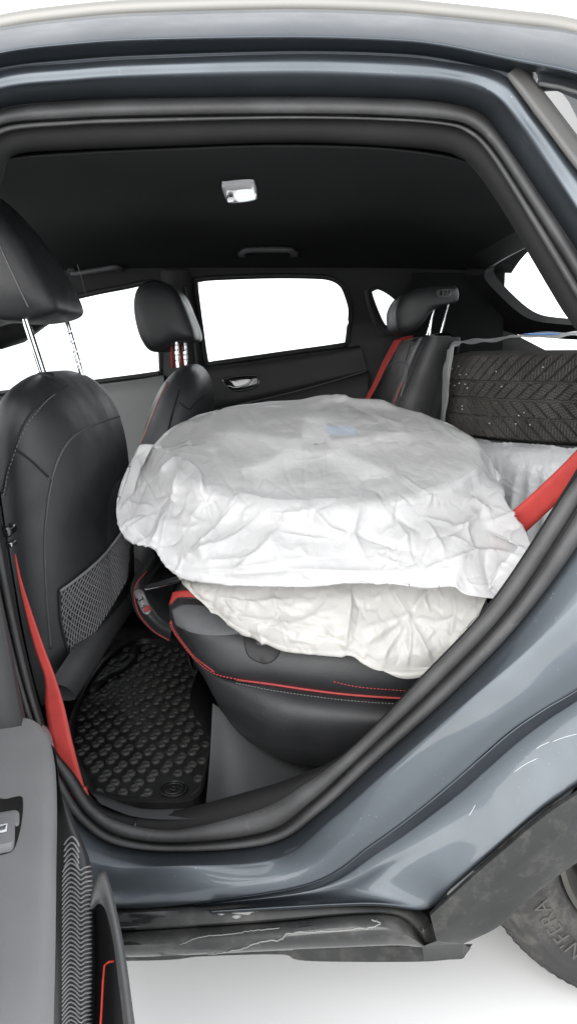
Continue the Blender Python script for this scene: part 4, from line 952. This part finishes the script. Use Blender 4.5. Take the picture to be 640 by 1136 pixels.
# ================================================================== plastic film: a small cloth solver
def solve(a, b, rest, k):
    d = b - a; L = np.sqrt((d * d).sum(-1, keepdims=True)) + 1e-9
    c_ = (k * .5) * (L - rest) / L * d
    a += c_; b -= c_
def softness(n, m): return rng.random((n, m))
def crumple(shape, amp, freq, k=40):
    n, m = shape; I, J = np.mgrid[0:n, 0:m] / 100.0; f = np.zeros(shape)
    for _ in range(k):
        fx, fy = rng.normal(0, freq, 2); f += np.sin(I * fx + J * fy + rng.random() * 6.28)
    return (amp / math.sqrt(k / 2)) * f
def cloth(P, ref, colliders, steps=160, iters=7, g=9.8, dt=1 / 70, damp=.985, bend=.25, pins=(), shear=.5, wind=None, fr=.5, slack=.0, soft=.0, sfreq=40):
    P = P.copy(); Q = P.copy(); n, m, _ = P.shape
    nr_ = lambda a, b: np.sqrt(((a - b) ** 2).sum(-1, keepdims=True))
    grow = (1 + soft * np.abs(crumple((n, m), 1.0, sfreq)))[..., None]
    sx = nr_(ref[:, 1:], ref[:, :-1]) * grow[:, 1:] * (1 + slack * rng.standard_normal((n, m - 1, 1)))
    sy = nr_(ref[1:], ref[:-1]) * grow[1:] * (1 + slack * rng.standard_normal((n - 1, m, 1)))
    d1 = nr_(ref[1:, 1:], ref[:-1, :-1]) * grow[1:, 1:]; d2 = nr_(ref[1:, :-1], ref[:-1, 1:]) * grow[1:, 1:]
    b1 = nr_(ref[2:], ref[:-2]); b2 = nr_(ref[:, 2:], ref[:, :-2])
    tgt = [(i, j, np.asarray(t, float), P[i, j].copy(), r) for i, j, t, r in pins]
    gv = np.array([0, 0, -g])
    for s in range(steps):
        v = (P - Q) * damp; Q = P.copy(); P = P + v + gv * dt * dt
        if wind is not None: P += wind * dt * dt
        f = min(1, s / (steps * .6))
        for it in range(iters):
            for par in (0, 1):
                a = P[:, par:m - 1:2]; solve(a, P[:, par + 1::2][:, :a.shape[1]], sx[:, par::2], 1.0)
                a = P[par:n - 1:2]; solve(a, P[par + 1::2][:a.shape[0]], sy[par::2], 1.0)
                a = P[par:n - 1:2, :-1]; solve(a, P[par + 1::2, 1:][:a.shape[0]], d1[par::2], shear)
                a = P[par:n - 1:2, 1:]; solve(a, P[par + 1::2, :-1][:a.shape[0]], d2[par::2], shear)
            if bend > 0 and it % 2 == 0:
                for par in range(4):
                    a = P[par:n - 2:4]; solve(a, P[par + 2::4][:a.shape[0]], b1[par::4], bend)
                    a = P[:, par:m - 2:4]; solve(a, P[:, par + 2::4][:, :a.shape[1]], b2[:, par::4], bend)
            for i, j, t, p0, r in tgt:
                goal = p0 * (1 - f) + t * f
                if r == 0: P[i, j] = goal
                else:
                    sl_ = np.s_[max(0, i - 3 * r):i + 3 * r + 1, max(0, j - 3 * r):j + 3 * r + 1]
                    ii, jj = np.mgrid[sl_]; ii = np.minimum(ii, n - 1); wg = np.exp(-((ii - i) ** 2 + (jj - j) ** 2) / (2 * r * r))
                    P[sl_] += (goal - P[i, j]) * (.4 * wg[:P[sl_].shape[0], :P[sl_].shape[1], None])
            if it == iters - 1 or it == iters // 2:
                for col in colliders:
                    sd, nn = col(P)
                    hit = sd < 0
                    P = P - np.where(hit, sd, 0)[..., None] * nn
                    Q = np.where(hit[..., None], Q + fr * (P - Q), Q)
    return P
def c_cyl(c, axis, R, H, rd, gap=.004):
    c = np.asarray(c, float); axis = np.asarray(axis, float); axis = axis / np.linalg.norm(axis)
    def f(P):
        d_ = P - c; h = d_ @ axis; rad = d_ - h[..., None] * axis; r = np.sqrt((rad ** 2).sum(-1)) + 1e-9; ru = rad / r[..., None]
        qx = r - (R - rd); qy = np.abs(h) - (H - rd); sg = np.sign(h)[..., None]
        ox = np.maximum(qx, 0); oy = np.maximum(qy, 0); o = np.sqrt(ox ** 2 + oy ** 2)
        ins = np.minimum(np.maximum(qx, qy), 0)
        sd = o + ins - rd - gap
        n_ = np.where((o > 1e-6)[..., None], (ox / (o + 1e-9))[..., None] * ru + (oy / (o + 1e-9))[..., None] * axis * sg, np.where((qx > qy)[..., None], ru, axis * sg))
        return sd, n_
    return f
def c_ell(c, r):
    c = np.asarray(c, float); r = np.asarray(r, float)
    def f(P):
        q = (P - c) / r; k = np.sqrt((q ** 2).sum(-1)) + 1e-9; n_ = q / r; n_ /= np.sqrt((n_ ** 2).sum(-1, keepdims=True)) + 1e-9
        return (k - 1) * r.min(), n_
    return f
def c_plane(p, n_):
    p = np.asarray(p, float); n_ = np.asarray(n_, float); n_ = n_ / np.linalg.norm(n_)
    return lambda P: ((P - p) @ n_, np.broadcast_to(n_, P.shape))
def c_ledge(Y0, z0, rd=.05, gap=.004):     # the folded pad: top at z0, near edge at Y0, rounded
    def f(P):
        y, z = P[..., 1], P[..., 2]
        qx = (Y0 + rd) - y; qy = z - (z0 - rd); ox = np.maximum(qx, 0); oy = np.maximum(qy, 0); o = np.sqrt(ox ** 2 + oy ** 2)
        sd = o + np.minimum(np.maximum(qx, qy), 0) - rd - gap
        n_ = np.zeros_like(P); k = o > 1e-6
        n_[..., 1] = np.where(k, -ox / (o + 1e-9), np.where(qx > qy, -1, 0)); n_[..., 2] = np.where(k, oy / (o + 1e-9), np.where(qx > qy, 0, 1))
        return sd, n_
    return f
def flat(cx, cy, wx, wy, n, m, frame=None, z=0.0):
    u = np.linspace(-wx / 2, wx / 2, m); v = np.linspace(-wy / 2, wy / 2, n)
    U, Vv = np.meshgrid(u, v); P = np.stack([U, Vv, np.zeros_like(U)], -1)
    return P, wx / (m - 1), wy / (n - 1)

# ---- wheel lying on the folded backrest
TILT = math.radians(13)
WX = np.array([.055, 1.50, .812]); AX = np.array([0, -math.sin(TILT), math.cos(TILT)]); AYv = np.array([0, math.cos(TILT), math.sin(TILT)])
wheel = empty('wheel', (0, 0, 0), 'alloy wheel with tyre lying flat inside the white bag on the folded seat', 'wheel')
def revolve(name, prof, c, ax, mat, parent, n=96, sharp=None, noise=0):
    ax = np.asarray(ax, float); a = np.array([1., 0, 0]); b = np.cross(ax, a); b /= np.linalg.norm(b); a = np.cross(b, ax); V = []
    for t in np.linspace(0, 2 * math.pi, n, endpoint=False):
        for r, h in prof: V.append(c + r * (math.cos(t) * a + math.sin(t) * b) + h * ax)
    return mk(name, V, gridF(n, len(prof), True, False), mat, parent, sharp=sharp)
revolve('tyre', [(.21, .085), (.23, .098), (.27, .1), (.305, .09), (.325, .07), (.33, .04), (.33, -.04), (.325, -.07), (.305, -.09), (.27, -.1), (.23, -.098), (.21, -.085)], WX, AX, TYRE, wheel)
revolve('rim', [(.192, .07), (.198, .1), (.212, .1), (.214, .08), (.2, .05), (.19, -.09)], WX, AX, RIM, wheel, sharp=40)
revolve('hub_cap', [(.002, .1), (.036, .1), (.042, .09), (.042, .03)], WX, AX, RIM, wheel, sharp=40)
sr = np.array([1., 0, 0]); 
revolve('rim_barrel', [(.02, .02), (.19, .02), (.195, .09)], WX, AX, M('rim_shadow', (.05, .05, .05), .6), wheel)  # dark disc: shade behind the spokes put into its colour
for k in range(5):
    t = math.radians(250 + 72 * k - 18); e_ = math.cos(t) * sr + math.sin(t) * AYv; f_ = np.cross(AX, e_)
    MB().box(WX + e_ * .115 + AX * .09, (e_, f_, AX), (.088, .030, .012)).build('spoke', M('spoke_silver', (.62, .62, .62), .4, .2) if k == 0 else bpy.data.materials['spoke_silver'], wheel, bevel=.006, sharp=40)
MB().box(WX + AX * .100 + sr * .055 + AYv * .10, (sr, AYv, AX), (.03, .02, .003)).build('blue_sticker', M('blue_print', (.2, .45, .75), .5), wheel, smooth=False)

# ---- creases laid into a film surface along traced lines
def topx(P):
    d_ = P - C; fw = d_[..., 1] * ct - d_[..., 2] * st; up = d_[..., 1] * st + d_[..., 2] * ct
    return 320 + FPX * d_[..., 0] / fw, 568 - FPX * up / fw
def gnormal(P, closed=False):
    du = np.gradient(P, axis=1); dv = np.gradient(P, axis=0); n_ = np.cross(du, dv); n_ /= np.linalg.norm(n_, axis=-1, keepdims=True) + 1e-9
    return np.where(((P - C) * n_).sum(-1, keepdims=True) > 0, -n_, n_)
def crease(P, lines):
    """lines: (points, height, half width px); the crest is sharp, both ends fade"""
    X, Y = topx(P); h = np.zeros(X.shape)
    for pts, amp, wd in lines:
        Q = cr(pts, 3 * len(pts)) if len(pts) > 2 else np.array(pts, float)
        m = (X > Q[:, 0].min() - 5 * wd) & (X < Q[:, 0].max() + 5 * wd) & (Y > Q[:, 1].min() - 5 * wd) & (Y < Q[:, 1].max() + 5 * wd)
        if not m.any(): continue
        x, y = X[m], Y[m]; best = np.full(x.shape, 1e9); tb = np.zeros(x.shape); L = np.r_[0, np.cumsum(np.linalg.norm(np.diff(Q, axis=0), axis=1))]; sd = np.ones(x.shape)
        for i in range(len(Q) - 1):
            e = Q[i + 1] - Q[i]; l = np.linalg.norm(e) + 1e-9
            t = np.clip(((x - Q[i, 0]) * e[0] + (y - Q[i, 1]) * e[1]) / l ** 2, 0, 1)
            cx_, cy_ = x - Q[i, 0] - t * e[0], y - Q[i, 1] - t * e[1]; dd = np.hypot(cx_, cy_); k = dd < best
            best = np.where(k, dd, best); tb = np.where(k, (L[i] + t * l) / L[-1], tb); sd = np.where(k, np.sign(e[0] * cy_ - e[1] * cx_), sd)
        w2 = np.where(sd > 0, wd, wd * .45)
        h[m] += amp * np.exp(-best / w2) * np.clip(4 * tb, .25, 1) * np.clip(4 * (1 - tb), .25, 1)
    return P + gnormal(P) * h[..., None]
def scatter(box_, k, lo, hi, amp, wd, ang0=0, spread=3.14):
    out_ = []
    for _ in range(k):
        x = rng.uniform(box_[0], box_[2]); y = rng.uniform(box_[1], box_[3]); a_ = ang0 + rng.uniform(-spread, spread); l = rng.uniform(lo, hi)
        bend_ = rng.normal(0, .12) * l
        dx, dy = math.cos(a_) * l / 2, math.sin(a_) * l / 2
        out_.append(([(x - dx, y - dy), (x - dy / l * bend_, y + dx / l * bend_), (x + dx, y + dy)], rng.choice([-1, 1]) * amp * rng.uniform(.4, 1.2), wd * rng.uniform(.6, 1.4)))
    return out_
def film(name, P, mat, label, closed=False):
    n_, m_, _ = P.shape
    o = mk(name, P.reshape(-1, 3), gridF(n_, m_, False, closed), mat)
    return tag(o, label, 'plastic bag')

# ---- the big white bag over it: rings from the hub outwards, hem traced along the front
hem = [(163,500,1.46),(150,508,1.40),(131,562,1.28),(137,590,1.22),(150,602,1.19),(172,609,1.175),(182,624,1.155),(200,637,1.14),(222,643,1.125),(262,648,1.11),(310,650,1.10),(350,648,1.095),(400,646,1.09),(440,648,1.085),(476,651,1.08),(503,651,1.075),(518,660,1.07),(552,662,1.065),(560,656,1.066),(591,619,1.085),(586,609,1.10),(560,598,1.16),(549,583,1.22),(548,556,1.33)]
Hw = np.array([atY(x, y, Y) for x, y, Y in hem])
ang_f = np.unwrap(np.arctan2((Hw[:, 1] - WX[1]) * 1.0, Hw[:, 0] - WX[0]))
ang_f = np.degrees(ang_f); ang_f = ang_f + (360 if ang_f[0] < 0 else 0)
ang_f = np.maximum.accumulate(ang_f + np.arange(len(ang_f)) * .01); ang_f = 176 + (ang_f - ang_f[0]) * (186 / (ang_f[-1] - ang_f[0]))
ang_f = .5 * ang_f + .5 * np.linspace(176, 362, len(ang_f))
nb = 14; ang_b = np.linspace(362, 536, nb + 2)[1:-1]
A_ = np.radians(np.r_[ang_f, ang_b]); nf = len(ang_f); K = len(A_)
def ringp(r, h): return np.array([WX + AX * (h if np.isscalar(h) else h[i]) + r * (math.cos(t) * sr + math.sin(t) * AYv) for i, t in enumerate(A_)])
dg = np.degrees(A_) % 360
tuft = .034 * np.exp(-((dg - 78) / 5.0) ** 2) + .012 * np.exp(-((dg - 60) / 7.0) ** 2)
R5 = ringp(.343, .078 + tuft * .6)
def outer(f, bulge):
    P_ = ringp(.35, .078 - .19 * f)
    P_[:nf] = R5[:nf] * (1 - f) + Hw * f
    d_ = P_ - WX; d_ -= (d_ @ AX)[:, None] * AX; d_ /= np.linalg.norm(d_, axis=1, keepdims=True)
    return P_ + d_ * bulge
H1 = outer(1.0, 0); H2 = H1.copy(); H2[:nf] += (WX - Hw) * .06 + np.array([0, 0, .004])
rows = [ringp(.004, .106), ringp(.09, .106), ringp(.19, .108), ringp(.27, .11), ringp(.316, .107 + tuft), R5, outer(.3, .012), outer(.62, .012), outer(.88, .004), H1, H2]
# film columns: dense along the front
tt = np.r_[np.linspace(0, nf - 1, 430, endpoint=False), np.linspace(nf - 1, K, 90, endpoint=False)]
def crt(P_, t):
    P_ = np.asarray(P_); k = len(P_); i = np.floor(t).astype(int); f = (t - i)[:, None]; g = lambda j: P_[(i + j) % k]
    p0, p1, p2, p3 = g(-1), g(0), g(1), g(2)
    return 0.5 * (2 * p1 + (p2 - p0) * f + (2 * p0 - 5 * p1 + 4 * p2 - p3) * f ** 2 + (3 * p1 - p0 - 3 * p2 + p3) * f ** 3)
Rr = np.array([crt(r_, tt) for r_ in rows]); k = len(Rr)
UP = cr(Rr.reshape(k, -1), 190).reshape(190, -1, 3)
s_ = np.linspace(0, 1, 190)[:, None]
I, J = np.mgrid[0:190, 0:UP.shape[1]]
lump = sum(rng.normal() * np.sin(UP[..., 0] * a_ + UP[..., 1] * b_ + UP[..., 2] * c_ + rng.random() * 6.28) for a_, b_, c_ in rng.normal(0, 26, (24, 3))) / 5
UP = UP + gnormal(UP) * (lump * np.interp(s_, [0, .35, .5, .7, 1], [.0008, .0015, .004, .006, .003]))[..., None]
CL = [([(152,508),(159,528),(173,556)], .007, 7), ([(132,561),(152,560),(174,563)], .005, 7), ([(199,510),(177,527)], .008, 6), ([(199,511),(220,525),(228,556)], .010, 9), ([(201,515),(192,563),(180,607)], .009, 8),
      ([(180,559),(161,597)], -.008, 8), ([(228,556),(211,580)], .005, 7), ([(209,616),(238,590),(262,559)], .008, 8), ([(207,618),(262,597),(290,570)], .007, 9), ([(218,625),(280,618),(297,597)], .005, 8), ([(194,633),(256,632),(345,618)], .006, 8),
      ([(347,565),(367,587),(390,595)], .009, 9), ([(401,557),(392,590),(405,622)], .008, 8), ([(392,590),(437,606),(458,611)], -.007, 6), ([(307,592),(340,597),(367,600)], .004, 4), ([(296,571),(325,570),(350,566)], .006, 8),
      ([(517,553),(537,567),(539,579)], .008, 7), ([(537,567),(516,589),(525,611)], .008, 8), ([(536,614),(544,645),(553,660)], -.007, 7), ([(494,623),(536,614),(587,620)], .010, 9), ([(466,576),(487,604),(494,623)], .007, 8), ([(437,576),(453,604)], .006, 8), ([(494,595),(522,611)], .006, 7),
      ([(540,560),(547,586)], .005, 5), ([(462,573),(506,586)], .005, 8), ([(165,498),(190,500),(214,488)], .004, 7), ([(172,520),(190,505),(230,492)], .004, 8), ([(225,640),(330,632),(420,636),(500,628)], .006, 7), ([(240,540),(300,556),(345,556),(400,552)], .004, 9),
      ([(140,590),(160,575),(178,566)], .004, 6), ([(165,606),(176,590),(186,566)], .006, 6), ([(250,646),(268,630),(300,600),(318,575)], .006, 8), ([(420,640),(430,622),(428,600)], .004, 6), ([(460,645),(478,630),(494,624)], .005, 6), ([(575,640),(560,630),(545,640)], .005, 6), ([(365,455),(374,440),(378,432)], .006, 4), ([(385,458),(382,445),(380,434)], .006, 4), ([(340,452),(356,446),(370,440)], .004, 4)]
CL += scatter((150, 545, 570, 650), 80, 14, 50, .0028, 4.5) + scatter((135, 505, 235, 620), 26, 16, 50, .003, 4, 1.9, .7) + scatter((180, 452, 530, 545), 70, 20, 90, .0013, 3) + scatter((150, 545, 575, 655), 150, 8, 30, .0016, 2.4) + scatter((170, 470, 540, 560), 60, 8, 30, .0009, 2.2)
CL = [(p_, a_ * 1.25, w_) for p_, a_, w_ in CL]
UP = crease(UP, CL)
film('plastic_bag', UP, BAG, 'large crumpled white plastic bag draped over the wheel lying on the folded seat', True)

# ---- loose lower bag spilling over the near edge of the folded seat
bot = [(203,637,1.17),(209,648,1.15),(219,663,1.135),(248,686,1.115),(277,702,1.105),(306,715,1.095),(340,723,1.085),(386,725,1.08),(404,735,1.075),(421,743,1.072),(450,748,1.07),(479,744,1.068),(491,735,1.068),(514,701,1.07),(534,668,1.075),(545,650,1.09)]
Bw = np.array([atY(*b_) for b_ in bot]); tx_ = np.linspace(205, 543, len(bot))
t0 = np.array([atY(x, 622, 1.24) for x in tx_]); t1 = np.array([atY(x, 640, 1.16) for x in tx_])
mids = lambda f, push: np.array([a_ * (1 - f) + b_ * f + np.array([0, -push * math.sin(math.pi * i / (len(bot) - 1)), 0]) for i, (a_, b_) in enumerate(zip(t1, Bw))])
rows = [t0, t1, mids(.35, .022), mids(.75, .02), mids(.95, .006), Bw, Bw + np.array([0, .02, .006])]
LO = np.array([cr(r_, 320) for r_ in rows]); LO = cr(LO.reshape(len(rows), -1), 110).reshape(110, 320, 3)
lump = sum(rng.normal() * np.sin(LO[..., 0] * a_ + LO[..., 1] * b_ + LO[..., 2] * c_ + rng.random() * 6.28) for a_, b_, c_ in rng.normal(0, 34, (24, 3))) / 5
LO = LO + gnormal(LO) * (lump * .005)[..., None]
CL = [([(389,646),(386,685),(381,726)], .010, 8), ([(453,684),(440,665),(432,648)], .006, 7), ([(453,684),(470,660),(485,648)], .007, 7), ([(453,684),(425,700),(405,715)], .007, 7), ([(453,684),(470,715),(480,738)], .007, 7), ([(453,684),(455,715),(450,742)], .006, 6), ([(453,684),(490,690),(510,680)], .006, 7), ([(453,684),(430,720),(425,738)], .005, 6), ([(230,660),(280,668),(340,664)], .006, 8), ([(250,682),(300,690),(370,700)], .006, 8), ([(290,700),(330,690),(380,672)], .006, 8), ([(300,650),(310,680),(330,712)], .005, 7), ([(500,650),(505,680),(498,715)], .006, 7), ([(395,700),(430,690),(453,684)], .005, 6)]
CL += scatter((215, 645, 530, 740), 110, 12, 46, .003, 4.5) + scatter((215, 645, 530, 740), 130, 8, 26, .0016, 2.4)
LO = crease(LO, CL)
film('plastic_bag', LO, BAG2, 'yellowish white lower bag bunched under the wheel, hanging over the seat edge')

# ================================================================== winter tyre in the boot
tyre = empty('winter_tyre', (0, 0, 0), 'worn winter tyre with siped tread lying in an opened clear bag in the boot', 'tyre')
TC = np.array([.735, 1.945, .995]); TR = .325; TW = .104
def tread_h(a, z):
    """groove depth field: a = arc length along the tread, z = -1..1 across"""
    w_ = z * TW; g = np.zeros_like(a)
    def line(dist, half, dep): return dep * np.clip((half - np.abs(dist)) / .0012 + .5, 0, 1)
    g = np.maximum(g, line(w_ + .004, .0026, .0075)); g = np.maximum(g, line(w_ - .036, .0022, .006)); g = np.maximum(g, line(w_ + .046, .0022, .006))
    pitch = .029
    up_ = w_ > -.004
    sl1 = np.where(up_, (w_ + .004) * .95, (-.004 - w_) * .95)
    ph = (a - np.where(up_, sl1, sl1 + .012)) % pitch - pitch / 2
    lat = line(ph, .0024, .0075)
    g = np.maximum(g, lat * (np.abs(w_) < .098))
    out_ = np.abs(w_) > .04
    sp = .0066
    zig = .0013 * np.sin(w_ * 1400)
    s1 = (a + zig) % sp - sp / 2
    s2 = (a * .35 + np.where(up_, w_, -w_) ) % sp - sp / 2
    g = np.maximum(g, np.where(out_, line(s1, .0006, .0035), line(s2, .0006, .0035)) * (np.abs(w_) < .092))
    return g
na1, nz = 1300, 118
angs = np.r_[np.linspace(math.radians(165), math.radians(330), na1), np.linspace(math.radians(330), math.radians(525), 80)[1:-1]]
zz = np.linspace(-1, 1, nz)
Aa, Zz = np.meshgrid(angs, zz, indexing='ij')
crown = TR - .012 * np.abs(Zz) ** 2.2 - .035 * np.clip((np.abs(Zz) - .86) / .14, 0, 1) ** 2
rr = crown - tread_h(Aa * TR, Zz) * np.where((Aa < math.radians(330)), 1, 0)
V = np.stack([TC[0] + rr * np.cos(Aa), TC[1] + rr * np.sin(Aa), TC[2] + Zz * TW], -1)
mk('tread', V.reshape(-1, 3), gridF(len(angs), nz, True, False), TYREB, tyre, sharp=50)
e = TR - .012 - .035
revolve('sidewall', [(e, TW), (.26, TW + .004), (.225, TW), (.21, TW - .02), (.2, 0), (.21, -TW + .02), (.225, -TW), (.26, -TW - .004), (e, -TW)], TC, (0, 0, 1), TYREB, tyre)
m = MB()
for k in range(26):
    a = math.radians(random.uniform(185, 300)); z = random.choice([-.065, -.03, .02, .06]) + random.uniform(-.01, .01)
    e_ = np.array([math.cos(a), math.sin(a), 0]); p = TC + e_ * (TR - .012 * abs(z / TW) ** 2.2) + np.array([0, 0, z])
    m.tube(np.array([p - e_ * .003, p + e_ * .0012]), [.0024, .0018], 8)
m.build('metal_studs', M('stud_steel', (.5, .5, .48), .35, .9), tyre)['kind'] = 'stuff'
# opened film round that tyre: passes over the top and down the left side
n, m_ = 46, 150
edge_px = [(500,492),(494,470),(496,445),(499,415),(506,390),(516,379),(535,377),(560,377),(585,373),(610,369),(640,370),(690,368),(740,372)]
edgeY = [1.86, 1.84, 1.83, 1.80, 1.76, 1.72, 1.69, 1.67, 1.65, 1.635, 1.63, 1.63, 1.65]
E0 = np.array(arc([atY(x, y, Y) for (x, y), Y in zip(edge_px, edgeY)], m_))
top = np.array(TC) + np.array([0, 0, .115])
rowsB = []
for k in range(n):
    t = k / (n - 1)
    tgt_ = np.stack([E0[:, 0] + .05 * t, E0[:, 1] + .42 * t, np.where(E0[:, 2] > TC[2] + .09, np.maximum(E0[:, 2] + .004, TC[2] + TW + .012), E0[:, 2])], 1)
    nz_ = .005 * np.sin(np.arange(m_) * .17 + 4 * t) + .004 * np.sin(np.arange(m_) * .41 - 7 * t + 1) * (.3 + t) 
    rowsB.append(tgt_ + nz_[:, None] * np.array([-.3, 0, .55]))
o = mk('plastic_bag', np.vstack(rowsB), gridF(n, m_), BAG4, None, subsurf=1)
tag(o, 'clear film bag pulled open round the winter tyre tread', 'plastic bag')
# small blue print on that film
MB().box(atY(603, 373.5, 1.635) + np.array([0, .02, .006]), I3, (.034, .016, .0012)).build('bag_print', M('blue_print2', (.12, .3, .7), .5), o, smooth=False)

# ---- second bagged wheel under it
w2 = empty('wheel', (0, 0, 0), 'tyre in a greyish bag at the bottom of the boot stack', 'wheel')
TC2 = np.array([.72, 1.90, .775])
revolve('tyre', [(.21, .085), (.23, .1), (.27, .104), (.3, .095), (.318, .075), (.322, .04), (.322, -.04), (.318, -.075), (.3, -.095), (.27, -.104), (.23, -.1), (.21, -.085)], TC2, (0, 0, 1), TYRE, w2)
revolve('rim', [(.012, .05), (.06, .05), (.16, .06), (.2, .09), (.212, .09), (.2, .05), (.19, -.09)], TC2, (0, 0, 1), RIM, w2, sharp=40)
n, m_ = 70, 130
P, hx, hy = flat(0, 0, .62, .40, n, m_)
ang = np.linspace(math.radians(172), math.radians(320), m_)
hgt = np.linspace(.118, -.125, n)
A2, H2 = np.meshgrid(ang, hgt)
bump_ = sum(rng.normal() * np.sin(A2 * fx + H2 * fy + rng.random() * 6.28) for fx, fy in zip(rng.normal(0, 16, 24), rng.normal(0, 40, 24))) * .003
R2 = .345 + .02 * np.sin((.118 - H2) / .243 * math.pi) + bump_ - .06 * np.clip((H2 - .075) / .043, 0, 1)
B0 = np.stack([TC2[0] + R2 * np.cos(A2), TC2[1] + R2 * np.sin(A2), TC2[2] + H2], -1)
cols = [c_cyl(TC2, (0, 0, 1), .33, .11, .05), c_plane((0, 0, .655), (0, 0, 1))]
pins = [(0, j, B0[0, j], 3) for j in range(0, m_, 8)]
BB = cloth(B0, B0 * 1.0, cols, steps=80, iters=7, g=2, bend=.3, pins=pins, slack=.02, soft=.08, sfreq=30, shear=.4, damp=.97)
o = film('plastic_bag', BB, BAG3, 'bluish grey film bag wrapped round the lower wheel in the boot')
